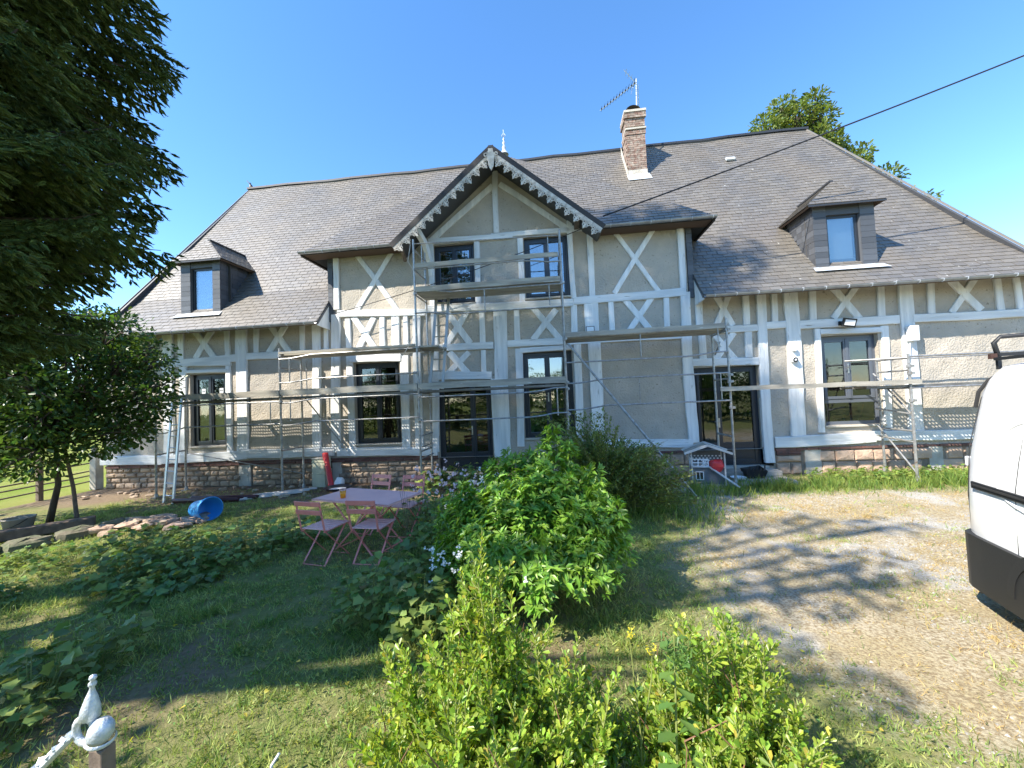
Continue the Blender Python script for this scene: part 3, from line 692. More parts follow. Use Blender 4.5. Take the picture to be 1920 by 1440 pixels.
# gable: fascia boards, lace-like bargeboard, bracket
for s in (-1, 1):
    a = Vector((GX0, GY-.03, GZ0-.02)); b_ = Vector((GX0+s*(GHW+.03), GY-.03, GZE-.045)); m = MB(); m.bar(a, b_, .05, .13, up=(-s*.64, 0, .77)); m.build('gable_fascia', 'fascia', roof)
    d = (b_-a).normalized(); nrm = Vector((s*d.z, 0, -s*d.x)) if True else None
    if nrm.z > 0: nrm = -nrm
    L_ = (b_-a).length; K = 13; st = L_/K; yy = GY-.045
    for k in range(K):
        o = a+d*(st*(k+.02)); o.y = yy; m = MB()
        m.prism([(0, .05), (st*.97, .05), (st*.97, .125), (0, .125)], o, d, nrm, .02)
        c0 = st*.5
        for cx, cy, r_ in ((c0-.062, .155, .036), (c0+.062, .155, .036), (c0-.04, .215, .032), (c0+.04, .215, .032), (c0-.115, .145, .022), (c0+.115, .145, .022)):
            q = 10
            for j in range(q):
                a0, a1 = 2*PI*j/q, 2*PI*(j+1)/q
                m.prism([(cx+r_*math.cos(a0), cy+r_*math.sin(a0)), (cx+r_*math.cos(a1), cy+r_*math.sin(a1)), (cx+r_*.52*math.cos(a1), cy+r_*.52*math.sin(a1)), (cx+r_*.52*math.cos(a0), cy+r_*.52*math.sin(a0))], o, d, nrm, .02)
        m.prism([(c0-.022, .12), (c0+.022, .12), (c0+.014, .23), (c0+.03, .262), (c0, .305), (c0-.03, .262), (c0-.014, .23)], o+Vector((0, -.001, 0)), d, nrm, .022)
        m.build('fretwork', 'fret', roof)
m = MB(); m.prism([(-.05, 0), (.05, 0), (.085, .2), (.055, .42), (0, .52), (-.055, .42), (-.085, .2)], (GX0, GY-.06, GZ0-.06), (1, 0, 0), (0, 0, -1), .03)
for s in (-1, 1):
    for cx, cy, r_ in ((.12, .13, .05), (.13, .24, .035)):
        for j in range(10):
            a0, a1 = 2*PI*j/10, 2*PI*(j+1)/10; m.prism([(s*cx+r_*math.cos(a0), cy+r_*math.sin(a0)), (s*cx+r_*math.cos(a1), cy+r_*math.sin(a1)), (s*cx+r_*.5*math.cos(a1), cy+r_*.5*math.sin(a1)), (s*cx+r_*.5*math.cos(a0), cy+r_*.5*math.sin(a0))], (GX0, GY-.055, GZ0-.06), (1, 0, 0), (0, 0, -1), .02)
m.build('apex_ornament', 'fret', roof)
for s in (-1, 1):   # underside purlins and curved brackets of the gable overhang
    m = MB(); x = GX0+s*1.93
    m.bar((x, GY+.02, 6.13), (x, 9.7, 6.13), .11, .14); m.build('purlin', 'wood', roof)
m = MB(); m.bar((-3.16, 9.0, 6.24), (-3.05, 9.45, 5.95), .12, .14); m.bar((-3.05, 9.45, 5.95), (-2.99, 9.62, 5.55), .11, .12); m.bar((-2.99, 9.62, 5.55), (-2.98, 9.655, 5.2), .1, .08); m.build('curved_bracket', 'timber', house)
# finial, ridge bird finial, roof vent
m = MB(); m.lathe([(.16, 0), (.09, .12), (.05, .2), (.075, .25), (.05, .3), (.03, .36), (.055, .42), (.03, .47), (.02, .52), (.045, .56), (.012, .6), (.01, .9), (.0, .92)], (AP[0], AP[1], AP[2]-.02), 12)
for k in range(4): a = k*PI/2; m.tube([(AP[0], AP[1], AP[2]+.62), (AP[0]+.07*math.cos(a), AP[1]+.07*math.sin(a), AP[2]+.66), (AP[0]+.03*math.cos(a), AP[1]+.03*math.sin(a), AP[2]+.74)], .01, 5)
m.build('finial', 'lead', roof, smooth=True)
m = MB(); m.lathe([(.0, 0), (.07, .03), (.06, .10), (.03, .16), (.035, .2), (.0, .25)], (RL+.08, YR, ZR+.05), 10, axis=(-.3, 0, 1)); m.bar((RL+.03, YR, ZR+.2), (RL-.1, YR, ZR+.36), .03, .02); m.build('ridge_end_ornament', 'ridge', roof)
m = MB(); m.box((5.77, 12.72, 9.16), (.26, .05, .13), Matrix.Rotation(R(-35), 3, 'X')); m.build('roof_vent', 'lead', roof)
# chimney
cx0, cx1, cy0, cy1 = 2.62, 3.20, 12.5, 13.12
m = MB(); m.b2((cx0+.02, cy0+.02, 8.3), (cx1-.02, cy1-.02, 10.9)); m.b2((cx0-.005, cy0-.012, 8.72), (cx1+.005, cy1, 8.99)); m.b2((cx0-.03, cy0-.05, 10.28), (cx1+.03, cy1+.05, 10.33)); m.b2((cx0-.05, cy0-.07, 10.83), (cx1+.05, cy1+.07, 10.90))
m.add([(cx0-.02, cy0-.02, 9.0), (cx0-.02, 13.4, 10.35), (cx0-.02, 13.4, 9.9), (cx0-.02, cy0-.02, 8.7)], [(0, 1, 2, 3)])
ch = m.build('chimney', 'cement', roof)
z = 9.0; rr_ = 0
while z < 10.82:
    e = .0
    if z > 10.08: e = .02
    if z > 10.34: e = .008
    if z > 10.62: e = .05
    x = cx0-e-(.11 if rr_ % 2 else 0)
    while x < cx1+e-.02:
        a, b_ = max(x, cx0-e), min(x+.21, cx1+e)
        if b_-a > .03 and not 10.27 < z < 10.33: MB().b2((a+.005, cy0-e, z+.005), (b_-.005, cy0+.05, z+.06)).build('brick', 'cbrick', ch)
        x += .21
    y = cy0-e+.055+(.1 if rr_ % 2 else 0)
    while y < cy1+e-.05:
        if not 10.27 < z < 10.33: MB().b2((cx0-e-.002, y, z+.005), (cx0+.05, min(y+.2, cy1+e)-.01, z+.06)).build('brick', 'cbrick', ch)
        y += .21
    z += .066; rr_ += 1
m = MB(); m.add([(cx0-.05, cy0-.01, 8.85), (cx1+.05, cy0-.01, 8.85), (cx1+.12, cy0-.12, 8.62), (cx0-.02, cy0-.12, 8.62)], [(0, 3, 2, 1)]); m.build('chimney_flashing', 'lead', ch)
m = MB(); V = []
for i in range(9):
    a = PI*i/8; V += [(2.88-.24*math.cos(a), cy0+.02, 10.9+.20*math.sin(a)), (2.88-.24*math.cos(a), cy1-.05, 10.9+.20*math.sin(a))]
m.add(V, [(2*i, 2*i+2, 2*i+3, 2*i+1) for i in range(8)]); m.build('chimney_cowl', 'fascia', ch)
# dormers
def dormer(x0, x1, op, leanx):
    zb, ze, yf = 4.60, 6.07, 9.60; y_at = lambda z: YK+(z-ZK)*(YR-YK)/(ZR-ZK)
    d = MB()
    for xx in (x0, x1):
        d.add([(xx, yf, zb), (xx, yf, ze), (xx, y_at(ze)+.05, ze), (xx, YK, ZK-.1)], [(0, 1, 2, 3)])
    ox0, oz0, ox1, oz1 = op
    for a, c in (((x0, zb), (ox0, ze)), ((ox1, zb), (x1, ze)), ((ox0, zb), (ox1, oz0)), ((ox0, oz1), (ox1, ze))): d.b2((a[0]+.001, yf, a[1]), (c[0]-.001, yf+.16, c[1]))
    dm_ = d.build('dormer', 'slatedark', house)
    s = MB()
    for k in range(11):
        z = zb+.02+k*.133
        for a, c in ((x0-.01, ox0-.01), (ox1+.01, x1+.01)): s.b2((a, yf-.012-.003*(k % 2), z), (c, yf+.002, z+.128))
    for xx, sg in ((x0, -1), (x1, 1)):
        for k in range(11):
            z = zb+.02+k*.133; y = yf
            yend = max(YK if z < ZK else y_at(z), yf+.3) if z > ZK-.3 else yf+.35+(z-zb)*.9
            while y < yend: s.b2((xx, y+.003, z), (xx+sg*(.012+.003*((k+int(y*5)) % 2)), min(y+.2, yend)-.003, z+.129)); y += .2
    q = s.build('slates', 'slatedark', dm_); q['kind'] = 'stuff'
    ov = .18; cx = (x0+x1)/2; za = 6.76; ya = 9.88; yb = y_at(za)+.05; ef = yf-.16; st = []; rm2 = MB(); L0 = (x0-ov, ef, ze); R0 = (x1+ov, ef, ze); A = (cx, ya, za); B = (cx, yb, za); LB = (x0-ov, y_at(ze)+.0, ze); RB = (x1+ov, y_at(ze)+.0, ze)
    for c in ([L0, R0, A], [L0, LB, B, A], [R0, RB, B, A]): sheet(rm2, c, .04); slated(c, st, .18, .105)
    rf = rm2.build('dormer_roof', 'soffit', dm_); mb = MB(); slate_mesh(st, mb); q = mb.build('slates', 'slate', dm_); q['kind'] = 'stuff'
    MB().bar((cx, ya, za+.02), (cx, yb, za+.02), .08, .04).build('ridge_capping', 'ridge', dm_); MB().b2((x0-ov+.01, ef-.006, ze-.05), (x1+ov-.01, ef+.012, ze-.008)).build('dormer_trim', 'ridge', dm_)
    m = MB(); fw = .055; y = yf+.06
    m.b2((ox0, y, oz0), (ox0+fw, y+.06, oz1)); m.b2((ox1-fw, y, oz0), (ox1, y+.06, oz1)); m.b2((ox0+fw, y, oz1-fw), (ox1-fw, y+.06, oz1)); m.b2((ox0+fw, y, oz0), (ox1-fw, y+.06, oz0+fw))
    m.build('window_frame', 'anthracite', dm_)
    MB().b2((ox0+fw, y+.02, oz0+fw), (ox1-fw, y+.03, oz1-fw)).build('pane', 'glassdorm', dm_)
    MB().b2((ox0+fw+.02, y+.10, oz0+.02), (ox0+(ox1-ox0)*leanx, y+.11, oz1-.02)).build('blind', 'curtain', dm_)
    m = MB(); m.b2((ox0-.3, y+.2, oz0-.1), (ox1+.3, y+.22, oz1+.1)); m.build('dormer_interior', 'room', dm_)
    m = MB(); m.add([(x0-.08, yf-.02, zb+.075), (x1+.08, yf-.02, zb+.075), (x1+.14, yf-.20, zb-.06), (x0-.14, yf-.20, zb-.06)], [(0, 3, 2, 1)]); m.add([(x0-.08, yf+.05, zb+.077), (x1+.08, yf+.05, zb+.077), (x1+.08, yf-.02, zb+.075), (x0-.08, yf-.02, zb+.075)], [(0, 3, 2, 1)]); m.build('window_sill', 'lead', dm_)
dormer(-9.94, -8.80, (-9.66, 4.70, -9.02, 5.90), .95)
dormer(6.05, 7.32, (6.33, 4.70, 7.02, 5.86), .9)
# things fixed to the wall
t = thing('floodlight', 'black outdoor floodlight with white panel above the right-hand window', 'floodlight', (6.55, 9.6, 3.4))
rot = Matrix.Rotation(R(14), 3, 'X') @ Matrix.Rotation(R(9), 3, 'Y')
MB().box((6.56, 9.47, 3.36), (.28, .05, .19), rot).build('housing', 'blackpl', t, bevel=.008)
MB().box(Vector((6.56, 9.47, 3.36))+rot @ Vector((0, -.03, 0)), (.21, .008, .12), rot).build('light_panel', 'white', t)
MB().b2((6.46, 9.5, 3.36), (6.49, 9.63, 3.39)).b2((6.62, 9.5, 3.36), (6.65, 9.63, 3.39)).b2((6.44, 9.60, 3.33), (6.67, 9.63, 3.42)).build('bracket', 'blackpl', t)
t = thing('junction_box', 'white electrical box fixed to the post right of the right-hand window', 'box', (7.9, 9.6, 3.0))
MB().b2((7.81, 9.50, 2.88), (7.99, 9.64, 3.22)).build('cover', 'white', t, bevel=.02)
MB().tube([(7.86, 9.6, 2.9), (7.86, 9.62, 2.7), (7.84, 9.63, 2.45)], .012, 6).build('cable', 'white', t)
t = thing('security_camera', 'small round dark camera on the post left of the right-hand window', 'camera', (5.45, 9.6, 2.6))
MB().lathe([(0, 0), (.075, .002), (.08, .03), (.06, .07), (0, .08)], (5.45, 9.63, 2.6), 16, axis=(0, -1, 0)).build('dome', 'white', t, smooth=True)
MB().lathe([(.032, .07), (.058, .074), (.05, .085), (.03, .083)], (5.45, 9.63, 2.6), 16, axis=(0, -1, 0)).build('ring', 'blackpl', t)
t = thing('motion_sensor', 'small white sensor above the round camera on the same post', 'sensor', (5.45, 9.6, 2.85))
MB().b2((5.42, 9.56, 2.80), (5.50, 9.64, 2.90)).build('sensor_body', 'white', t, bevel=.01)
t = thing('letter_plate', 'small white notice in a black frame on the double post under the plank', 'sign', (.98, 9.6, 3.62))
MB().b2((.82, 9.615, 3.52), (1.02, 9.63, 3.66)).build('frame', 'blackpl', t); MB().b2((.835, 9.61, 3.50), (1.005, 9.614, 3.645)).build('card', 'white', t)
# aerial on the chimney
t = thing('tv_aerial', 'rake-shaped television aerial on a pale mast fixed to the chimney', 'aerial', (3.08, 12.8, 10.9))
MB().tube([(3.04, 12.8, 10.7), (3.09, 12.8, 12.15)], .022, 6).tube([(3.12, 12.86, 10.7), (3.15, 12.86, 12.0)], .014, 6).build('mast', 'lead', t)
a = Vector((3.1, 12.8, 12.05)); b_ = Vector((1.9, 12.8, 11.25)); MB().bar(a, b_, .03, .03).build('boom', 'steel', t)
for k in range(12): p = a.lerp(b_, .06+.082*k); MB().tube([p+Vector((0, -.17+.004*k, .01)), p+Vector((0, .17-.004*k, .01))], .008, 5).lathe([(.02, -.02), (.03, 0), (.02, .03)], p, 6).build('element', 'blackpl', t)
m = MB()
for s in (-1, 1):
    for k in range(4): m.tube([(3.02-.08*k*(s > 0)-.03*k*(s < 0), 12.66, 12.08+.11*k*s), (3.02-.08*k*(s > 0)-.03*k*(s < 0), 12.94, 12.08+.11*k*s)], .007, 4)
    m.tube([(3.02, 12.8, 12.08), (3.02-(.3 if s > 0 else .12), 12.8, 12.08+.42*s)], .01, 5)
m.build('reflector', 'steel', t)
# power cables
def cablething(label, pts, sag, rad):
    a, b_ = Vector(pts[0]), Vector(pts[1]); P = [a.lerp(b_, i/30)+Vector((0, 0, -sag*4*(i/30)*(1-i/30))) for i in range(31)]
    o = MB().tube(P, rad, 6).build('overhead_cable', 'cable', smooth=True); return meta(o, label, 'cable', None)
cablething('thick black cable running from the gable corner up across the roof and sky', ((1.25, 8.86, 5.98), (17.2, 9.1, 11.05)), .15, .016)
cablething('thin black cable slanting down across the gable wall behind the tower rails', ((1.2, 9.22, 6.02), (-5.45, 9.35, 4.33)), .12, .009)
# ---------------------------------------------------------------- scaffold
sc = thing('scaffold', 'galvanised tube scaffold with plank decks standing along the whole house front', 'scaffold', (-1.4, 9.0, 0))
YO, YI = 8.60, 9.38; XS = [-9.65, -6.38, -3.05, .26, 3.60, 6.98]; TOP = [2.45, 3.42, 5.72, 5.66, 3.48, 2.55]
def tubep(name, pts, rad=.0242, mt='galv'): return MB().tube(pts, rad, 8).build(name, mt, sc, smooth=False)
def coupler(x, y, z):
    MB().lathe([(.03, -.035), (.04, -.03), (.04, .03), (.03, .035)], (x, y, z), 8).box((x+.035, y-.03, z), (.05, .05, .045)).build('coupler', 'galv', sc)
for i, (x, tp) in enumerate(zip(XS, TOP)):
    for y in (YO, YI):
        fz = .09 if x > 3 else .03
        if i == 5 and y == YI: fz = .12
        if i == 3 and y == YI and False: continue
        t2 = tp if y == YO else tp-.02
        tubep('standard', [(x+random.uniform(-.01, .01), y, fz), (x+random.uniform(-.01, .01), y, t2)])
        MB().b2((x-.075, y-.075, fz-.06), (x+.075, y+.075, fz-.02)).lathe([(.045, -.02), (.03, .06)], (x, y, fz), 8).build('base_jack', 'galv', sc)
    zs_ = [z for z in (1.62, 2.16, 2.30, 3.24, 4.47) if z < tp]
    for z in zs_: coupler(x, YO, z)
def trans(x, z): tubep('transom', [(x, YO, z), (x, YI, z)], .02)
for i, x in enumerate(XS):
    trans(x, 2.22); trans(x, 1.02 if i not in (2, 3) else .9)
    if TOP[i] > 3.2: trans(x, 3.22)
    if TOP[i] > 5: trans(x, 4.45); trans(x, 5.02); trans(x, 5.5)
trans(6.98, 1.87); trans(6.98, 2.47)
def bentrail(name, x0, x1, z, left=True, right=False, y=YO-.03, dip=.07, rad=.017, y1=None):
    P = []
    for i in range(13):
        t_ = i/12; x = x0+(x1-x0)*t_; dz = 0
        if left: dz -= dip*max(0, min(1, (.22-t_)/.10))
        if right: dz += dip*max(0, min(1, (t_-.80)/.10))
        P.append((x, y, z+dz))
    return tubep(name, P, rad)
B_ = list(zip(XS[:-1], XS[1:]))
bentrail('guardrail', *B_[0], 2.17, True, dip=.10); bentrail('guardrail', *B_[0], 1.65, True, dip=.12)
bentrail('guardrail', *B_[1], 2.20); bentrail('guardrail', *B_[1], 1.68); bentrail('guardrail', *B_[1], 2.67); bentrail('guardrail', *B_[1], 3.23)
bentrail('guardrail', *B_[2], 2.12, False, True); bentrail('guardrail', *B_[2], 1.58, False, True)
bentrail('guardrail', *B_[2], 3.95, True, dip=-.07); bentrail('guardrail', *B_[2], 4.45, True, dip=-.07); bentrail('guardrail', *B_[2], 5.02, False, True, dip=-.07)
tubep('guardrail', [(XS[2], YO, 5.62), (XS[3], YO, 5.53)], .013)
bentrail('guardrail', *B_[3], 2.72, False, True, dip=.06); bentrail('guardrail', *B_[3], 2.34, True); bentrail('guardrail', *B_[3], 1.77, True)
bentrail('guardrail', *B_[3], 3.27, False, True, dip=.05)
for z in (2.49, 1.87): tubep('guardrail', [(6.98, YO, z), (10.3, YO, z-.01)], .019)
for z in (2.49,): tubep('guardrail', [(6.98, YI, z), (10.3, YI, z)], .014); tubep('guardrail', [(6.35, YI, 2.50), (6.98, YO, 2.47)], .018)
tubep('guardrail', [(6.88, YI, 1.45), (6.98, YO, 1.35)], .018); tubep('guardrail', [(6.88, YI, .86), (6.98, YO, .80)], .018)
for x, z0, z1, y in ((-6.12, 2.6, 3.2, YO-.03), (-6.12, 1.7, 2.2, YO-.03), (-6.62, 1.7, 2.2, YO-.03), (-.02, 4.0, 4.45, YO-.03), (-.0, 5.02, 5.5, YO-.03), (-2.85, 5.07, 5.55, YO-.03), (-1.45, 3.93, 4.47, YO-.03),
                     (.05, 1.6, 2.18, YO-.03), (1.85, 2.72, 3.25, YO-.03), (3.42, 1.8, 2.35, YO-.03), (3.42, 2.8, 3.3, YO-.03), (1.95, 1.77, 2.34, YI), (-6.24, 2.3, 3.2, YI)):
    tubep('guardrail_upright', [(x, y, z0), (x, y, z1)], .013)
tubep('guardrail', [(-6.36, YO, 2.95), (-6.22, YI, 2.93)], .014)
# toe boards and plank decks
def plank(name, x0, x1, y, z, hh=.15, th=.035, mt='board', dz=0):
    m = MB(); seg = 6; V = []
    for i in range(seg+1):
        x = x0+(x1-x0)*i/seg; zz = z+dz*i/seg+.006*math.sin(i*1.7+x)
        V += [(x, y, zz), (x, y, zz+hh), (x, y+th, zz+hh), (x, y+th, zz)]
    F = [(4*i+a, 4*i+(a+1) % 4, 4*i+4+(a+1) % 4, 4*i+4+a) for i in range(seg) for a in range(4)]+[(0, 1, 2, 3), (4*seg+3, 4*seg+2, 4*seg+1, 4*seg)]
    return m.add(V, F).build(name, mt, sc)
for k in range(5):
    if k < 4 and k != 3: plank('toe_board', XS[k]+.02, XS[k+1]-.01, YO-.055, 2.295, .14)
plank('toe_board', 3.40, 6.4, YO-.055, 1.965, .09, dz=-.02); plank('toe_board', 6.4, 7.15, YO-.058, 1.945, .09)
plank('toe_board', XS[2]+.03, XS[3]-.05, YO-.055, 5.05, .10); plank('toe_board', XS[2]+.03, XS[3]-.03, YO-.055, 4.50, .12)
plank('toe_board', XS[3]+.03, XS[4]-.05, YO-.055, 3.27, .10)
plank('toe_board', XS[1]+.0, XS[2]-.02, YO-.055, 3.275, .05)
def deckplanks(x0, x1, z, n=3, ov=.0, mt='board'):
    wp = (YI-YO-.06)/n
    for i in range(n):
        y = YO+.03+i*wp; e0, e1 = random.uniform(0, .12)*ov, random.uniform(0, .25)*ov
        MB().b2((x0-e0, y+.006, z-.045+random.uniform(-.004, .004)), (x1+e1, y+wp-.006, z)).build('deck_plank', mt, sc)
deckplanks(XS[1]-.0, XS[2]+.30, 3.29, 5, 1); deckplanks(XS[2], XS[3], 4.54, 3); deckplanks(XS[3], XS[4], 3.29, 3)
# perforated metal decks
def perforated(x0, x1, z):
    nx_ = int((x1-x0)/.034); ny = 30; wy = (YI-YO-.04)/ny; wx = (x1-x0)/nx_; V = []; F = []
    for i in range(nx_+1):
        for j in range(ny+1): V.append((x0+i*wx, YO+.02+j*wy, z))
    for i in range(nx_):
        for j in range(ny):
            hole = (i % 2 == 1) and (j % 2 == 1) and (4 <= j <= 12 or 18 <= j <= 26) and (i//2) % 22 not in (0, 21)
            if not hole: a = i*(ny+1)+j; F.append((a, a+ny+1, a+ny+2, a+1))
    MB().add(V, F).b2((x0, YO+.015, z-.045), (x1, YO+.03, z)).b2((x0, YI-.03, z-.045), (x1, YI-.015, z)).b2((x0, (YO+YI)/2-.01, z-.045), (x1, (YO+YI)/2+.01, z-.002)).build('perforated_deck', 'alu', sc)
for k in (0, 1, 2): perforated(XS[k]+.03, XS[k+1]-.03, 2.27)
perforated(6.2, 10.2, 1.93)
# stair-side frame and diagonal tubes
for z in (1.25, 1.0, .75): tubep('frame_rung', [(-3.03, YO+.06, z), (-2.97, YI-.1, z+.02)], .014)
tubep('diagonal_brace', [(-6.3, YI, 2.25), (-5.2, YI-.02, .9)], .016); tubep('diagonal_brace', [(6.9, YI, 2.2), (7.0, YO, 1.3)], .016); tubep('diagonal_brace', [(6.9, YI, 1.1), (6.97, YO, .2)], .016)
tubep('diagonal_brace', [(-9.6, YI, .95), (-6.4, YI, .35)], .014)
tubep('diagonal_brace', [(3.5, YO+.1, 3.0), (3.66, YI, 2.8)], .014)
tubep('tie_rope', [(-3.1, 8.55, 5.6), (-3.16, 8.52, 5.2), (-3.0, 8.56, 4.9)], .006, 'palewood'); tubep('tie_rope', [(-3.1, 8.53, 3.5), (-3.25, 8.5, 3.2), (-3.4, 8.53, 3.02)], .006, 'palewood')
pr = MB().tube([(.33, 8.56, 3.13), (2.51, 7.59, .02)], .0242, 8).build('raking_shore', 'galv'); meta(pr, 'long grey tube leaning from the right side of the scaffold tower down into the grass', 'pole')
def ladder(label, p0, p1, wv, rungs, mt='aluladder', rr=.016):
    t = thing('ladder', label, 'ladder', p0); p0, p1, wv = Vector(p0), Vector(p1), Vector(wv)
    for s in (-.5, .5): MB().bar(p0+wv*s, p1+wv*s, .028, .062, up=wv).build('rail', mt, t)
    for k in range(rungs): p = p0.lerp(p1, (k+.6)/rungs); MB().tube([p-wv*.5, p+wv*.5], rr, 6).build('rung', mt, t)
    return t
ladder('aluminium ladder leaning on the scaffold beside the leafy tree on the left', (-8.70, 8.02, 0), (-9.02, 8.56, 2.35), (.34, -.10, 0), 9)
ladder('ladder inside the scaffold tower between the middle decks and the central door', (-2.80, 9.14, 2.30), (-2.58, 9.30, 4.78), (.30, .02, 0), 9)

# ---------------------------------------------------------------- table, chairs and things around
ta = R(-17); TC = Vector((-2.70, 5.36, 0)); tr = Matrix.Rotation(ta, 3, 'Z')
def tp(x, y, z): return TC+tr @ Vector((x, y, 0))+Vector((0, 0, z))
t = thing('garden_table', 'rectangular pink metal folding table on the lawn', 'table', tuple(TC))
m = MB(); m.box(tp(0, 0, .722), (1.34, .70, .006), tr)
for s in (-1, 1): m.box(tp(0, s*.346, .712), (1.34, .008, .026), tr); m.box(tp(s*.666, 0, .712), (.008, .70, .026), tr)
m.build('table_top', 'pinktop', t, bevel=.002)
for s in (-1, 1):
    MB().tube([tp(-.38, s*.26, .70), tp(.36, s*.29, .01)], .012, 6).build('leg', 'pink', t); MB().tube([tp(.38, s*.27, .70), tp(-.36, s*.25, .01)], .012, 6).build('leg', 'pink', t)
MB().tube([tp(.36, -.29, .03), tp(.36, .29, .03)], .01, 6).tube([tp(-.36, -.25, .03), tp(-.36, .25, .03)], .01, 6).tube([tp(0, -.27, .35), tp(0, .27, .35)], .01, 6).build('stretcher', 'pink', t)
def chair_proto(label):
    t = thing('folding_chair', label, 'chair', (0, 0, 0), 'pink slatted folding chairs around the table')
    for s in (-1, 1):
        x = s*.185
        MB().bar((x, -.30, .83), (x, -.22, .45), .006, .026, up=(1, 0, 0)).bar((x, -.22, .45), (x, .20, .015), .006, .026, up=(1, 0, 0)).build('back_leg', 'pink', t)
        MB().bar((x*.92, -.22, .015), (x*.92, .16, .44), .006, .024, up=(1, 0, 0)).build('front_leg', 'pink', t)
        MB().bar((x*.95, -.22, .43), (x*.95, .20, .44), .006, .024, up=(1, 0, 0)).build('seat_rail', 'pink', t)
    for k in range(6): MB().box((0, -.17+.07*k, .452), (.41, .047, .012)).build('slat', 'pinktop', t, bevel=.003)
    MB().box((0, -.305, .80), (.40, .012, .06), Matrix.Rotation(R(10), 3, 'X')).build('back_slat', 'pink', t, bevel=.004)
    MB().box((0, -.285, .69), (.40, .012, .06), Matrix.Rotation(R(10), 3, 'X')).build('back_slat', 'pink', t, bevel=.004)
    MB().tube([(-.17, -.22, .02), (.17, -.22, .02)], .007, 6).build('crossbar', 'pink', t); MB().tube([(-.185, .2, .02), (.185, .2, .02)], .007, 6).build('crossbar', 'pink', t)
    return t
def dup(root, loc, rz, label):
    c = root.copy(); COL.objects.link(c); c.location = loc; c.rotation_euler = (0, 0, rz); c['label'] = label
    for ch in list(root.children):
        d = ch.copy(); COL.objects.link(d); d.parent = c
        for g in ch.children: e = g.copy(); COL.objects.link(e); e.parent = d
    return c
c1_ = chair_proto('pink folding chair nearest the bucket, its back to the viewer at the table corner')
c1_.location = (-3.07, 4.95, 0); c1_.rotation_euler = (0, 0, R(-12))
dup(c1_, (-2.42, 4.97, 0), R(-5), 'pink folding chair with its back to the viewer before the middle of the table')
dup(c1_, (-3.02, 6.06, 0), R(163), 'pink folding chair on the house side of the table behind the glass of juice')
dup(c1_, (-2.38, 5.92, 0), R(170), 'pink folding chair on the house side of the table next to the pink flowers')
g0 = Vector((-2.99, 5.24, .726)); t = thing('juice_glass', 'small glass of orange juice on the pink table', 'glass', tuple(g0))
MB().lathe([(.0, .0), (.034, .002), (.043, .10), (.0, .101)], g0, 16).build('juice', 'orange', t, smooth=True)
MB().lathe([(.0435, .1), (.0455, .125), (.0435, .125), (.042, .1)], g0, 16).build('tumbler', glassmat('tumbler glass', .08, (.95, .85, .7)), t, smooth=True)
# blue tub lying on its side
bc = Vector((-6.78, 6.80, .185)); ax = Vector((.97, -.30, .10)).normalized()
t = thing('blue_tub', 'bright blue plastic tub lying on its side in the grass by the stone pile', 'tub', (-6.5, 6.65, 0))
MB().lathe([(.0, 0), (.15, 0), (.155, .01), (.195, .40), (.215, .402), (.215, .43), (.20, .43)], bc, 28, ax).build('shell', 'blue', t, smooth=True)
MB().lathe([(.20, .429), (.19, .40), (.148, .02), (0, .018)], bc, 28, ax).build('inner_wall', 'bluein', t, smooth=True)
# rubble beside it
def rock(c, s, seedv, mt='stonepink', name='rock', par=None, rz=None):
    rs = random.Random(seedv); bmv = []; n1, n2 = 6, 9; F = []
    for i in range(n1+1):
        th = PI*i/n1
        for j in range(n2):
            ph = 2*PI*j/n2; q = 1+rs.uniform(-.16, .16); d = Vector((math.sin(th)*math.cos(ph), math.sin(th)*math.sin(ph), math.cos(th)))
            d = Vector([math.copysign(abs(v)**.62, v) for v in d])*q*.8
            bmv.append((d.x*s[0], d.y*s[1], d.z*s[2]))
    for i in range(n1):
        for j in range(n2): F.append((i*n2+j, (i+1)*n2+j, (i+1)*n2+(j+1) % n2, i*n2+(j+1) % n2))
    rot = Matrix.Rotation(rs.uniform(0, 6.3) if rz is None else rz, 3, 'Z') @ Matrix.Rotation(rs.uniform(-.35, .35), 3, 'X')
    return MB().add([rot @ Vector(v)+Vector(c) for v in bmv], F).build(name, mt, par)
t = thing('stone_pile', 'low heap of flat pinkish rubble stones on the grass left of the blue tub', 'stone pile', (-7.4, 6.3, 0))
for k in range(30):
    a = random.random(); x = -8.0+1.5*a+random.uniform(-.15, .15); y = 6.05+.55*a+random.uniform(-.42, .42)
    rock((x, y, .04+.16*random.random()*math.exp(-((x+7.35)/.5)**2)), (random.uniform(.12, .24), random.uniform(.09, .16), random.uniform(.035, .065)), k, 'stonepink' if k % 3 else 'stone', 'stone', t)
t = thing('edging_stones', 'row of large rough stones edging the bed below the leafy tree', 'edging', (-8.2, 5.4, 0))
for k, (x, y, a) in enumerate(((-8.75, 4.4, .32), (-8.5, 4.9, .34), (-8.25, 5.35, .34), (-8.02, 5.85, .33), (-7.9, 6.25, .26))): rock((x, y, .06), (a, .24, .13), 40+k, 'stoneshade', 'stone', t, rz=R(62))
t = thing('timber_sleeper', 'long weathered beam lying behind the edging stones', 'beam', (-9, 5.9, 0)); MB().bar((-9.9, 4.9, .09), (-8.55, 6.5, .09), .22, .16).build('beam', 'wood', t, bevel=.02)
# bucket under the leafy tree
pc = Vector((-9.5, 6.05, .0)); t = thing('white_bucket', 'pale round bucket with a wire handle under the leafy tree', 'bucket', tuple(pc))
MB().lathe([(0, .004), (.15, .0), (.2, .27), (.21, .275), (.21, .29), (.19, .29), (.14, .02)], pc, 24).build('bucket_shell', 'concrete', t, smooth=True)
MB().tube([pc+Vector((.212*math.cos(a), .212*math.sin(a)-.02, .27-.13*math.sin((a-PI)))) for a in [PI+PI*i/12 for i in range(13)]], .006, 5).build('handle', 'blackpl', t)
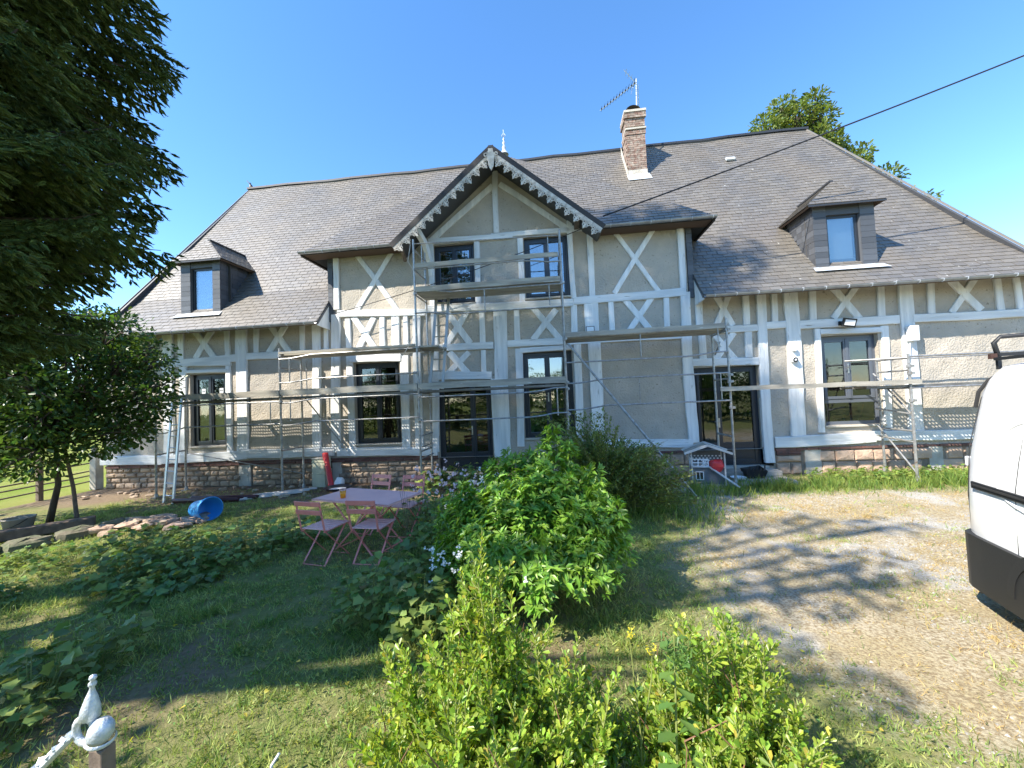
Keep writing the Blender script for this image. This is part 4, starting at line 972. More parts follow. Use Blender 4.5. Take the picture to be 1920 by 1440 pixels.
# along the house wall
t = thing('cream_block', 'cream coloured rectangular cabinet standing against the stone base', 'cabinet', (-6.1, 9.5, 0))
MB().b2((-6.12, 9.32, 0), (-5.78, 9.60, .70)).b2((-6.13, 9.31, .62), (-5.77, 9.61, .64)).b2((-6.13, 9.31, .33), (-5.77, 9.61, .345)).build('cabinet_body', 'cream', t, bevel=.01); MB().b2((-6.135, 9.305, .70), (-5.765, 9.615, .725)).build('lid', 'cement', t, bevel=.008)
o = MB().tube([(-5.80, 9.40, .84), (-5.79, 9.38, .77), (-5.70, 9.30, .62), (-5.60, 9.2, .40), (-5.48, 9.08, .14), (-5.44, 9.02, .02)], [.07, .075, .06, .062, .066, .07], 12).build('drain_pipe_offcut', 'red', smooth=True); meta(o, 'bright red plastic pipe leaning against the cream cabinet', 'pipe')
t = thing('paint_tray', 'shallow dark and white basin on the ground behind the table', 'basin', (-5.2, 9.0, 0))
MB().lathe([(0, .0), (.22, .0), (.30, .07), (.31, .075), (.29, .07), (.21, .012), (0, .012)], (-5.12, 8.75, .06), 22).build('basin_shell', 'anthracite', t, smooth=True); MB().lathe([(0, .015), (.2, .016), (.0, .03)], (-5.12, 8.75, .065), 18).build('whitewash', 'white', t)
t = thing('cement_bag', 'crumpled white bag beside the red pipe', 'bag', (-5.3, 9.1, 0)); rock((-5.30, 9.15, .13), (.14, .12, .17), 77, 'white', 'bag', t)
t = thing('board_stack', 'pale boards lying flat on the ground in front of the stone base', 'boards', (-6.7, 8.4, 0))
for k in range(3): MB().bar((-7.1+.1*k, 8.05+.13*k, .035+.02*k), (-6.0+.12*k, 8.75+.10*k, .035+.02*k), .12, .025).build('board', 'palewood', t)
for k, lb in enumerate(('dark red pipe lying on the ground left of the pale boards', 'second dark red pipe lying closer to the ladder')):
    o = MB().tube([(-8.5+.25*k, 7.95+.22*k, .07), (-7.0+.3*k, 8.02+.2*k, .06)], .05, 10).build('ground_pipe', 'darkred', smooth=True); meta(o, lb, 'pipe')
t = thing('rubble_scatter', 'low scatter of broken stones along the foot of the left wall', 'rubble', (-8, 9.1, 0))
for k in range(60): rock((random.uniform(-12, -3.2), random.uniform(8.3, 9.55), .02), (random.uniform(.04, .12), random.uniform(.03, .09), random.uniform(.02, .05)), 200+k, 'stone', 'stone', t)
# cat house
CH = Vector((3.12, 8.80, .03)); q = Matrix.Rotation(R(-12), 3, 'Z')
def cp(x, y, z): return CH+q @ Vector((x, y, z))
t = thing('cat_house', 'two-storey outdoor cat house with gabled roof and little ramp by the right-hand door', 'cat house', tuple(CH))
m = MB(); m.box(cp(0, 0, .20), (.60, .40, .34), q); m.box(cp(0, .17, .52), (.60, .02, .30), q); m.build('cabin', 'greywood', t)
for x in (-.31, .31):
    for y in (-.21, .21): MB().box(cp(x, y, .34), (.028, .028, .68), q).build('post', 'palewood', t)
m = MB()
for s in (-1, 1):
    a, b_ = cp(0, 0, .83), cp(s*.43, 0, .66); m.bar(a, b_, .56, .014, up=q @ Vector((s*.37, 0, .93)))
m.build('roof', 'board', t)
m = MB()
for y in (-.285, .285):
    for s in (-1, 1): m.bar(cp(0, y, .835), cp(s*.45, y, .665), .018, .045, up=q @ Vector((s*.37, 0, .93)))
m.bar(cp(0, -.28, .845), cp(0, .28, .845), .03, .02); m.build('roof_edge', 'palewood', t)
m = MB(); m.box(cp(0, -.02, .385), (.64, .44, .02), q); m.build('balcony_floor', 'palewood', t)
m = MB()
for x in (-.30, -.19, -.08, .0): m.box(cp(x, -.215, .47), (.02, .016, .15), q)
for z in (.40, .47, .54): m.box(cp(-.15, -.215, z), (.32, .014, .018), q)
for y in (-.2, -.1, 0, .1, .2): m.box(cp(-.315, y, .47), (.014, .02, .15), q)
for z in (.41, .47, .54): m.box(cp(-.315, 0, z), (.012, .42, .02), q)
m.bar(cp(-.13, -.223, .41), cp(-.02, -.223, .53), .02, .012); m.bar(cp(-.02, -.225, .41), cp(-.13, -.225, .53), .02, .012); m.build('balustrade', 'white', t)
m = MB()
for j in range(3):
    for i in range(9): m.box(cp(-.28+.07*i+(j % 2)*.03, .155, .46+.05*j), (.034, .006, .026), q)
m.build('lattice_holes', 'white', t)
rock(cp(.16, -.19, .41), (.17, .10, .15), 5, 'red', 'blanket', t, rz=R(-12))
m = MB(); w0 = cp(-.17, -.207, .20)
for dx, dz, sx, sz in ((-.07, 0, .016, .17), (.07, 0, .016, .17), (0, .08, .15, .016), (0, -.08, .15, .016), (0, 0, .01, .15)): m.box(w0+q @ Vector((dx, 0, dz)), (sx, .012, sz), q)
m.build('window_frame', 'white', t); MB().box(w0+Vector((0, .008, 0)), (.13, .006, .15), q).build('window_opening', 'blackpl', t)
m = MB(); m.bar(cp(.02, -.24, .39), cp(.52, -.40, .02), .10, .014)
for k in range(6): m.bar(cp(.02+.08*k+.02-.017, -.24-.026*k-.05, .385-.062*k), cp(.02+.08*k+.02+.017, -.24-.026*k+.05, .385-.062*k), .012, .012)
m.build('ramp', 'palewood', t)
t = thing('black_crate', 'ragged black plastic flowerpot crate on the slab by the scaffold foot', 'crate', (4.25, 9.2, 0))
m = MB(); m.add([(4.05, 9.05, .06), (4.38, 9.05, .06), (4.38, 9.3, .06), (4.05, 9.3, .06), (4.0, 9.0, .27), (4.43, 9.0, .22), (4.42, 9.34, .29), (4.01, 9.34, .24)], [(0, 1, 5, 4), (1, 2, 6, 5), (2, 3, 7, 6), (3, 0, 4, 7), (0, 3, 2, 1)]); m.build('crate_shell', 'blackpl', t)
for k in range(5): MB().bar((4.05+.08*k, 9.02, .22), (4.06+.085*k, 8.98+.02*k, .33-.03*(k % 2)), .03, .02).build('torn_edge', 'blackpl', t)
t = thing('white_tray', 'small white tray next to the black crate', 'tray', (3.85, 9.05, 0)); MB().lathe([(0, 0), (.13, 0), (.16, .05), (.15, .05), (.12, .008), (0, .008)], (3.83, 9.02, .06), 16).build('tray_shell', 'white', t)
t = thing('dark_tub', 'dark rubber tub with a pale blue rag at the bottom edge of the picture', 'tub', (1.02, 1.75, 0))
MB().lathe([(0, 0), (.17, 0), (.20, .34), (.21, .35), (.2, .36), (.18, .35), (.16, .03), (0, .03)], (.98, 1.66, .06), 22).build('tub_shell', 'rubber', t, smooth=True); rock((.87, 1.64, .40), (.07, .06, .03), 9, 'lead', 'rag', t)
o = MB().tube([(-1.60, 2.02, .0), (-1.605, 2.03, .09), (-1.58, 2.06, .13)], .008, 6).build('marker_stake', 'white'); meta(o, 'short thin white stake stuck in the lawn', 'stake')

# silver painted ironwork on a stake, bottom left
IX, IY = -1.60, 1.2
t = thing('garden_ornament', 'silver painted iron finial with ring and rough rod fixed on a wooden stake', 'ornament', (IX+.03, IY, 0))
MB().b2((IX+.015, IY-.02, 0), (IX+.065, IY+.025, .90)).build('stake', 'wood', t, bevel=.004)
MB().tube([(IX-.02+.038*math.cos(a), IY, .95+.042*math.sin(a)) for a in [2*PI*i/16 for i in range(17)]], .0115, 8, cap=False).build('ring', 'silver', t, smooth=True)
m = MB(); m.lathe([(.0, -.024), (.026, -.022), (.035, .0), (.033, .024), (.022, .043), (.0, .05)], (IX+.042, IY-.005, .945), 16, axis=(.25, 0, 1)); m.lathe([(.037, -.004), (.041, .003), (.036, .009)], (IX+.043, IY-.005, .925), 16, axis=(.25, 0, 1)); m.build('half_dome', 'silver', t, smooth=True)
MB().lathe([(.0, 0), (.028, .008), (.025, .04), (.016, .075), (.009, .095), (.006, .108), (.011, .115), (.011, .122), (.005, .13), (.011, .137), (.009, .145), (0, .15)], (IX-.005, IY, .985), 14, axis=(.10, 0, 1)).build('spike', 'silver', t, smooth=True)
m = MB(); P = [(IX-.055, IY, .94), (IX-.10, IY-.01, .90), (IX-.16, IY-.02, .84), (IX-.23, IY-.03, .78), (IX-.31, IY-.04, .71), (IX-.42, IY-.06, .62)]
m.tube(P, [.010, .013, .012, .014, .012, .013], 8)
for k in range(16): p = Vector(P[0]).lerp(Vector(P[-1]), k/16+.03); m.box(p+Vector((0, 0, .008)), (.022, .03, .012), Matrix.Rotation(k*1.3, 3, 'Z') @ Matrix.Rotation(.7, 3, 'Y'))
m.build('rough_rod', 'silver', t)

# ---------------------------------------------------------------- white van
VO = Vector((3.60, 4.02, 0)); va = R(16); fwd = Vector((-math.sin(va), -math.cos(va), 0)); rgt = Vector((math.cos(va), -math.sin(va), 0))
def vp_(s, x, z): return VO+fwd*s+rgt*x+Vector((0, 0, z))       # s = metres forward from the tail, x = across from the near side
van = thing('white_van', 'white panel van with black bumper and roof rack at the right edge', 'van', tuple(vp_(2, .9, 0)))
W_ = 1.80
def section(s):
    """near-side outline (x, z) from sill to roof centre line"""
    k = max(0, 1-s/.22)**2; top = 2.13-.10*k; ins = .05*k
    P = [(.05+ins, .30), (.0+ins, .60), (-.0+ins, .90), (.015+ins, 1.15), (.045+ins, 1.35), (.095+ins, 1.62), (.145+ins, 1.86), (.19+ins, top-.11), (.26+ins, top-.03), (.40, top), (W_/2, top+.015)]
    if s > 3.1: d = (s-3.1)/1.1; P = [(x+.05*d*d, min(z, 1.05+.9*max(0, 1-d*1.1)) if z > 1.0 else z) for x, z in P]
    return P
m = MB(); SS = [0, .03, .08, .16, .3, .5, .58, .7, .85, 1.0, 1.1, 1.22, 1.34, 1.5, 1.9, 2.4, 2.9, 3.1, 3.4, 3.7, 3.9, 4.1, 4.2]; V = []; nP = len(section(0)); 
wc, wr_ = .96, .37
for s in SS:
    P = section(s); Q = P+[(W_-x, z) for x, z in P[-2::-1]]
    V += [tuple(vp_(s, x, z)) for x, z in Q]
nQ = 2*nP-1; F = []
for i in range(len(SS)-1):
    for j in range(nQ-1):
        sm_ = (SS[i]+SS[i+1])/2
        if (j == 0 or j == nQ-2) and abs(sm_-wc) < wr_: continue
        F.append((i*nQ+j, (i+1)*nQ+j, (i+1)*nQ+j+1, i*nQ+j+1))
F += [tuple(range(nQ)), tuple((len(SS)-1)*nQ+j for j in range(nQ))[::-1]]
body = m.add(V, F).build('body', 'vanwhite', van, smooth=False)
for p_ in body.data.polygons: p_.use_smooth = len(p_.vertices) == 4
# raised rounded pressing around the side panel
m = MB(); P = []
for i in range(41):
    a = 2*PI*i/40; s = 1.35+.95*math.copysign(abs(math.cos(a))**.5, math.cos(a)); z = 1.33+.36*math.copysign(abs(math.sin(a))**.55, math.sin(a))
    x = np.interp(z, [.9, 1.15, 1.35, 1.62, 1.85], [0, .015, .05, .10, .165]); P.append(vp_(s, x-.001, z))
m.tube(P, .012, 6, cap=False).build('panel_pressing', 'vanwhite', van, smooth=True)
m = MB(); m.tube([vp_(.05, .035, .62), vp_(.05, .03, 1.0), vp_(.055, .06, 1.4), vp_(.06, .16, 1.82), vp_(.09, .26, 2.02)], .004, 5).tube([vp_(.62, -.002, .62), vp_(.62, .010, 1.12), vp_(.62, .045, 1.35), vp_(.62, .098, 1.62), vp_(.62, .162, 1.85)], .003, 5).build('panel_gap', 'blackpl', van)
m = MB(); m.bar(vp_(.17, -.004, 1.085), vp_(2.0, -.004, 1.085), .02, .062, up=(0, 0, 1)).build('sliding_door_rail', 'blackpl', van, bevel=.008); MB().bar(vp_(.20, -.017, 1.09), vp_(1.95, -.017, 1.09), .012, .016).build('rail_slot', 'rubber', van)
m = MB(); P = []
for i, s in enumerate((-.10, -.09, -.05, .03, .12, .30, .52, .76)):
    P.append([(vp_(s, [.45, .25, .08, -.005, -.03, -.034, -.034, -.032][i], z)) for z in ([.19, .27, .42, .58, .635, .65][k]+([.05, .03, .02, 0, 0, 0, 0, 0][i] if k < 2 else 0) for k in range(6))])
V = [tuple(p) for row in P for p in row]; F = [(i*6+j, (i+1)*6+j, (i+1)*6+j+1, i*6+j+1) for i in range(7) for j in range(5)]
V2 = [tuple(Vector(v)+rgt*.06) for v in V]; m.add(V, F); m.add([V[i*6+5] for i in range(8)]+[V2[i*6+5] for i in range(8)], [(i, i+1, i+9, i+8) for i in range(7)])
m.bar(vp_(-.10, .4, .44), vp_(-.10, 1.5, .44), .10, .38); m.build('rear_bumper', 'blackpl', van, smooth=True)
# wheel arch, tyre and wheel
m = MB(); N = 20; V = []
for i in range(N+1):
    a = PI*i/N; ca, sa = math.cos(a), math.sin(a)
    V += [vp_(wc-.43*ca, -.036, .31+.43*sa), vp_(wc-.355*ca, -.04, .31+.355*sa), vp_(wc-.35*ca, .25, .31+.35*sa)]
m.add([tuple(v) for v in V], [(3*i+j, 3*i+3+j, 3*i+4+j, 3*i+1+j) for i in range(N) for j in range(2)]); m.build('wheel_arch', 'blackpl', van)
MB().b2((0, 0, 0), (.01, .01, .01)).build('tow_eye', 'blackpl', van).location = vp_(-.02, .5, .3)
for s_ in (wc, 3.45):
    for x in (.13, W_-.13):
        c = vp_(s_, x, .31); ax = rgt if x > .5 else -rgt
        wh = MB().lathe([(.20, -.09), (.29, -.085), (.312, -.05), (.312, .05), (.29, .085), (.20, .09)], c, 28, ax).build('tyre', 'rubber', van, smooth=True)
        MB().lathe([(0, .05), (.05, .07), (.09, .05), (.17, .045), (.195, .075), (.205, .085)], c, 24, ax).build('wheel_cover', 'zinc', wh, smooth=True)
m = MB(); m.tube([vp_(.02, .075, .72), vp_(.012, .07, .95), vp_(.015, .085, 1.16)], [.022, .024, .02], 8).build('tail_light', 'redlens', van, smooth=True)
MB().box(vp_(-.10, .25, 1.24), (.26, .10, .09), Matrix.Rotation(-va, 3, 'Z')).build('door_handle_block', 'white', van, bevel=.01)
m = MB(); m.tube([vp_(-.0, .15, 1.74), vp_(.0, .18, 1.88), vp_(.02, .24, 1.98), vp_(.06, .31, 2.04)], .016, 6).build('door_seal', 'rubber', van)
for s in (.10,): MB().tube([vp_(s, .27, 2.18), vp_(s, .25, 2.30), vp_(s+.005, .29, 2.35), vp_(s, 1.51, 2.37), vp_(s, 1.55, 2.30), vp_(s, 1.53, 2.18)], .018, 8).build('rack_loop', 'blackpl', van, smooth=True)
m = MB(); m.bar(vp_(.10, .22, 2.195), vp_(.10, 1.58, 2.21), .03, .028)
for s in (1.1, 2.1): m.bar(vp_(s, .22, 2.195), vp_(s, 1.58, 2.21), .03, .028)
m.build('rack_bar', 'blackpl', van); m = MB(); m.bar(vp_(.12, .24, 2.16), vp_(2.2, .24, 2.16), .025, .025); m.build('rack_rail', 'blackpl', van); MB().bar(vp_(.12, 1.56, 2.16), vp_(2.2, 1.56, 2.16), .025, .025).build('rack_rail', 'blackpl', van)
MB().box(vp_(.10, .235, 2.185), (.04, .04, .045), Matrix.Rotation(-va, 3, 'Z')).build('rack_clamp', 'rust', van)
for s in (.10, 1.1, 2.1): MB().bar(vp_(s, .27, 2.19), vp_(s, .27, 2.07), .03, .02).build('rack_foot', 'blackpl', van)

# ---------------------------------------------------------------- fence and far field
t = thing('field_fence', 'long rail fence between the garden and the sunlit field on the left', 'fence', (-13, 8, 0))
FP = [(-12.55, 4.0), (-12.6, 6.6), (-12.75, 8.5), (-12.98, 9.85)]
for k, (x, y) in enumerate(FP): MB().b2((x-.05, y-.05, -.02), (x+.05, y+.05, 1.05 if k < 3 else 1.15)).build('post', 'greywood' if k == 3 else 'wood', t, bevel=.01)
for (xa, ya), (xb, yb) in zip(FP[:-1], FP[1:]):
    for z in (.22, .38, .50, .72, .92): MB().tube([(xa, ya, z), ((xa+xb)/2, (ya+yb)/2, z-.015), (xb, yb, z)], .018, 6).build('rail', 'wood', t)
fs = thing('corner_post', 'pale square post at the left end of the house wall', 'post', (-12.75, 9.75, 0)); MB().b2((-12.82, 9.6, 0), (-12.62, 9.8, .95)).build('shaft', 'cement', fs, bevel=.015); MB().b2((-12.84, 9.58, .95), (-12.60, 9.82, 1.0)).build('cap', 'cement', fs, bevel=.01)
# ---------------------------------------------------------------- vegetation
def clumps(cl, size, dens, tpl='lance', asp=.5, zs=.8, out=.8, drop=.25, shell=.45):
    P = []; A = []
    for (x, y, z, rad) in cl:
        n_ = int(dens*rad**2); d = rdir(n_); q = rad*(shell+(1-shell)*RNG.random((n_, 1))**.6); q *= 1+.18*np.sin(d[:, :1]*7+x)*np.cos(d[:, 1:2]*6+z)
        P.append(np.array([x, y, z])+d*q*np.array([1, 1, zs])); A.append(d*out+RNG.normal(0, .55, (n_, 3))+[0, 0, -drop])
    P = np.vstack(P); A = np.vstack(A); L = size*RNG.uniform(.7, 1.25, len(P))
    return leaves(tpl, P, A, L, L*asp)
def tree(label, base, cl, size, dens, mt, trunk_r, group=None, cat='tree', tpl='lance', asp=.5, name='tree', hub=None, **kw):
    t = thing(name, label, cat, base, group)
    cz = min(c[2] for c in cl); hub = hub or (base[0], base[1], base[2]+(cz-base[2])*.75); m = MB()
    m.tube([base, Vector(base).lerp(Vector(hub), .5)+Vector((.06, .05, 0)), hub], [trunk_r*1.25, trunk_r, trunk_r*.8], 10); m.build('trunk', 'bark', t, smooth=True)
    m = MB()
    for (x, y, z, rad) in cl:
        a = Vector(hub); b_ = Vector((x, y, z)); mid = a.lerp(b_, .5)+Vector((random.uniform(-.2, .2), random.uniform(-.2, .2), rad*.3))
        m.tube([a, mid, b_], [trunk_r*.5, trunk_r*.28, .02], 6)
        for k in range(4): e = b_+Vector((random.uniform(-1, 1), random.uniform(-1, 1), random.uniform(-.6, .9)))*rad*.75; m.tube([b_.lerp(mid, .3), b_.lerp(e, .5)+Vector((0, 0, .05)), e], [trunk_r*.14+.01, .015, .006], 5)
    m.build('limbs', 'bark', t, smooth=True)
    V, F = clumps(cl, size, dens, tpl, asp, **kw); npmesh('crown', V, F, mt, t)
    return t
# leafy tree at the left
rs = random.Random(3); cl = []
for k in range(88):
    a = rs.uniform(0, 2*PI); q = rs.random()**.5*1.8; z = rs.uniform(1.5, 3.8); q *= 1*(1 if z < 3 else .8)
    cl.append((-9.85+q*math.cos(a)*1.15, 6.45+q*math.sin(a)*.9, z+.2*math.sin(a), rs.uniform(.36, .58)))
cl += [(-7.8, 6.9, 2.95, .40), (-7.6, 6.8, 2.55, .42), (-7.5, 6.6, 2.15, .40), (-7.7, 6.6, 1.8, .33), (-7.55, 6.5, 2.35, .33), (-7.9, 7.0, 3.25, .4), (-8.1, 6.6, 2.9, .4), (-8.2, 6.7, 1.9, .35), (-7.85, 6.4, 1.75, .33), (-8.2, 6.4, 1.55, .35), (-8.7, 6.3, 1.5, .35), (-9.3, 6.2, 1.45, .38), (-9.9, 6.2, 1.5, .4), (-10.6, 6.3, 1.6, .45)]
tree('dark leafy tree with low spreading crown in front of the left end of the house', (-9.55, 6.5, 0), cl, .10, 1250, 'lf_tree', .045, tpl='obov', asp=.55, name='leafy_tree', hub=(-9.4, 6.5, 1.5))
m = MB(); m.tube([(-9.0, 6.55, 0), (-9.02, 6.5, .7), (-9.2, 6.45, 1.7)], [.035, .03, .025], 6); o = m.build('support_stake', 'wood'); meta(o, 'thin bare stake beside the trunk of the leafy tree', 'stake')
# spruce
TX, TY = -5.75, 2.75
sp_ = thing('spruce_tree', 'tall dark spruce whose drooping boughs fill the upper left', 'tree', (TX, TY, 0))
MB().tube([(TX, TY, 0), (TX+.05, TY, 5), (TX, TY, 11), (TX, TY, 16.5)], [.22, .18, .11, .02], 12).build('trunk', 'bark', sp_, smooth=True)
PB = MB(); NP = []; NA = []; NL = []; NW = []; SB = []
rs = random.Random(11); zz = 2.45
while zz < 16.2:
    detail = zz < 7.0
    nb = 9 if detail else 7
    for k in range(nb):
        az = 2*PI*k/nb+rs.uniform(-.3, .3)+zz*1.7; Rl = np.interp(zz, [2.4, 3.0, 3.5, 4.0, 4.5, 5.0, 5.6, 6.2, 6.8, 9, 12, 16.2], [.8, 1.15, 1.45, 1.85, 2.0, 1.8, 1.95, 2.2, 1.8, 2.1, 1.7, .2])*rs.uniform(.78, 1.08)
        if detail and rs.random() < .04: continue
        d = np.array([math.cos(az), math.sin(az), 0]); side = np.array([-math.sin(az), math.cos(az), 0]); dr = rs.uniform(.28, .46)
        def bp_(t_): return np.array([TX, TY, zz])+d*Rl*t_+np.array([0, 0, Rl*(.12*t_-dr*t_*t_+.22*t_**4)])
        PB.tube([tuple(bp_(t_)) for t_ in (0, .3, .6, .85, 1)], [.045, .032, .02, .01, .004], 5)
        infr = detail and (d[0] > -.55)
        nl = int(Rl/(.088 if infr else .2)); 
        for j in range(nl):
            t_ = .16+.84*(j+rs.random())/nl; p0 = bp_(t_); Lb = (.20+.70*(1-t_)**.7)*min(1, Rl/1.9)*rs.uniform(.7, 1.1); 
            for s in (-1, 1):
                bd = d*(.75+.3*t_)+side*s*(1-.3*t_)+np.array([0, 0, -.42+rs.uniform(-.15, .15)]); bd /= np.linalg.norm(bd)
                ns = max(2, int(Lb/(.07 if infr else .16)))
                for i in range(ns):
                    q = (i+.5)/ns; pp = p0+bd*Lb*q+np.array([0, 0, -.38*Lb*q*q]); 
                    for s2 in ((-1, 1) if infr else (1,)):
                        sd = bd*1.0+np.cross(bd, [0, 0, 1])*s2*.85+np.array([0, 0, rs.uniform(-1.1, -.05)]); sd /= np.linalg.norm(sd); SB.append((*pp, *sd, rs.uniform(.08, .15) if infr else rs.uniform(.18, .3), 1 if infr else 0))
                SB.append((*(p0+bd*Lb*.95), *bd, (.10 if infr else .2), 1 if infr else 0))
    zz += .27 if detail else .36
PB.build('boughs', 'bark', sp_)
SB = np.array(SB)
def needles(S, k, nl, nw):
    n_ = len(S); P = np.repeat(S[:, :3], k, 0); D = np.repeat(S[:, 3:6], k, 0); L = np.repeat(S[:, 6], k); t_ = np.tile(np.linspace(0, 1, k), n_)
    rd = RNG.normal(size=P.shape); rd -= D*(rd*D).sum(1, keepdims=True); rd = unit(rd)
    return leaves('needle', P+D*(t_*L)[:, None], D*.75+rd, nl*RNG.uniform(.8, 1.2, len(P)), nw, roll=3)
fine = SB[SB[:, 7] > .5]; coarse = SB[SB[:, 7] < .5]
def cores(S, wd):
    D = S[:, 3:6]; B0 = unit(np.cross(D, RNG.normal(size=D.shape))); C0 = np.cross(B0, D); o = []
    for a in (0, PI/3, 2*PI/3): o.append(leaves('diam', S[:, :3], D, S[:, 6]*1.05, wd, B=B0*math.cos(a)+C0*math.sin(a)))
    return join(o)
print('shoots', len(fine), len(coarse))
V, F = join([needles(fine, 16, .024, .009), cores(fine, .030), needles(coarse, 9, .07, .028), cores(coarse, .05)]); npmesh('needles', V, F, 'needle', sp_)
# trees outside the frame, behind and left of the viewer
SD = np.array(SUN)
def back(p, y):   # point on the sun ray through p at depth y
    p = np.array(p, float); t_ = (p[1]-y)/SD[1]; return p-SD*t_
rs = random.Random(5); cl = []; big = []
for x in np.arange(-7.6, -1.4, .85):
    for y in np.arange(1.7, 7.7, .85):
        if rs.random() < .34:
            p = back((x+rs.uniform(-.3, .3), y+rs.uniform(-.3, .3), 0), -1+rs.uniform(-1.0, .8)); cl.append((*p, rs.uniform(.5, .72)))
for (x, y, rr, n_) in ((3.7, 6.15, .42, 1), (2.9, 6.2, .40, 1), (4.5, 6.1, .36, 1), (3.3, 4.75, .45, 1), (2.6, 4.9, .42, 1), (2.5, 4.2, .45, 1), (1.9, 4.1, .4, 1), (3.0, 4.35, .3, 1), (1.75, 2.95, .33, 1), (1.5, 3.2, .3, 1),
                       (-.6, 6.2, .6, 1), (.3, 6.0, .6, 1), (1.1, 6.4, .55, 1), (1.0, 5.2, .5, 1), (1.9, 5.6, .45, 1), (.4, 7.4, .6, 1), (1.4, 7.6, .6, 1), (-.8, 7.6, .6, 1), (1.2, 4.4, .45, 1), (.2, 5.3, .4, 1), (2.4, 7.8, .45, 1), (3.4, 8.2, .45, 1), (4.4, 8.6, .45, 1), (.6, 8.6, .6, 1), (1.8, 8.9, .5, 1)):
    p = back((x, y, 0), -1.5+rs.uniform(-.5, .5)); cl.append((*p, rr))
hub = (-9.2, -1.6, 6.5)
tree('tall broadleaf tree left of and behind the viewer, shading the lawn', (-9.5, -1.8, 0), cl, .17, 400, 'lf_tree', .22, 'trees around the garden', hub=hub, zs=.75, asp=.55)
cl = []
for x in np.arange(-2.5, 5.3, .95):
    for z in np.arange(.4, 6.4, .95):
        if -1.4 < x < .3 and 4.6 < z < 6.0 and rs.random() < .8: continue
        if x > 4.6 and z > 1.7: continue
        if x < -1.6 and z > 3.4: continue
        if 1.3 < x < 2.1 and 4.8 < z < 5.6: continue
        p = back((x+rs.uniform(-.15, .15), 9.7, z+rs.uniform(-.15, .15)), -1.2+rs.uniform(-.8, .8)); cl.append((*p, rs.uniform(.55, .68)))
for (x, z, rr) in ((5.5, 1.2, .5), (6.0, .9, .35), (-11.6, 1.6, .7), (-11.9, .4, .8), (-10.9, .4, .7), (-9.9, .2, .6), (-9.2, .3, .6), (-8.5, .1, .5), (-4.3, .2, .5), (-3.6, .1, .5)):
    p = back((x, 9.7, z), -1.2); cl.append((*p, rr))
tree('very tall broadleaf tree farther left, shading the middle of the house front', (-12.6, -1.2, 0), cl, .2, 480, 'lf_tree', .30, 'trees around the garden', hub=(-12.5, -1.2, 15.5), zs=.8, asp=.55)
for k, (x, y, h_, lb) in enumerate(((-14, -17, 9, 'round tree behind the viewer, leftmost of the row'), (-5.5, -19, 11, 'round tree behind the viewer, second of the row'), (3.5, -18, 8, 'round tree behind the viewer, third of the row'), (12, -17, 10, 'round tree behind the viewer, rightmost of the row'))):
    cl = [(x+rs.uniform(-2.6, 2.6), y+rs.uniform(-1.5, 1.5), rs.uniform(1.5, h_-1.2), rs.uniform(1.1, 1.7)) for _ in range(24)]
    tree(lb, (x, y, 0), cl, .34, 150, 'lf_tree', .25, 'trees around the garden', hub=(x, y, h_*.45), asp=.6)
# tree behind the roof
cl = []
for cx, cz, rr, n_ in ((11.9, 14.6, 1.2, 5), (13.2, 15.3, 1.4, 7), (14.5, 15.9, 1.3, 7), (15.1, 14.6, 1.2, 5), (16.4, 13.7, 1.1, 6), (17.1, 13.2, 1.0, 5), (17.4, 12.1, .8, 4), (16.8, 13.0, .9, 5), (18.0, 12.3, .7, 4), (12.2, 13.9, 1.0, 5), (15.3, 15.3, .7, 5), (15.9, 14.4, .8, 6), (14.3, 14.4, 1.0, 6), (14.7, 16.3, .6, 4), (15.6, 12.6, 1.5, 6), (13.4, 12.6, 1.6, 5)):
    for _ in range(n_): cl.append((cx-1.3+rs.uniform(-1, 1)*rr*.7, 22+rs.uniform(-1.3, 1.3), cz+rs.uniform(-1, .8)*rr*.6, rs.uniform(.42, .74)))
tree('light green tree rising behind the right end of the roof ridge', (13.3, 22, 0), cl, .25, 620, 'lf_ash', .25, tpl='obov', asp=.36, hub=(13.4, 22, 9), drop=.1)
cl = [(18.6+rs.uniform(-.9, .9), 22.2+rs.uniform(-.5, .5), 11.0+rs.uniform(-.9, .5), rs.uniform(.35, .55)) for _ in range(9)]
tree('small green treetop showing lower down the right slope of the roof', (18.6, 22.2, 0), cl, .25, 620, 'lf_ash', .14, tpl='obov', asp=.36, hub=(18.6, 22.2, 8.5))
# far woods
V, F = clumps([(x, y, 1.8+1.5*abs(math.sin(x*.13)), rs.uniform(3, 4.5)) for x, y in [(-160+5.2*k, 88+14*math.sin(k*.6)) for k in range(60)]]+[(-95+2*math.sin(k), 8+5*k, 2.2, 3.6) for k in range(17)], 1.1, 26, 'lance', .6)
o = npmesh('distant_woods', V, F, 'lf_tree'); o['kind'] = 'stuff'

cl = [(x+rs.uniform(-.3, .3), -8.5+rs.uniform(-.5, .5), z, rs.uniform(.9, 1.2)) for x in np.arange(-22, 18, 1.15) for z in (.8, 2.0, 3.0)]  # unseen hedge, added so the window panes reflect dark green
V, F = clumps(cl, .22, 240, 'lance', .6); hd_ = thing('unseen_hedge', 'long tall hedge closing the garden behind the viewer', 'hedge', (-2, -8.5, 0)); o = npmesh('foliage', V, F, 'lf_tree', hd_)
m = MB()
for x in np.arange(-21.5, 18, 1.6): m.tube([(x, -8.5, 0), (x+.1, -8.45, 2.6)], [.05, .02], 5)
m.build('stems', 'bark', hd_)
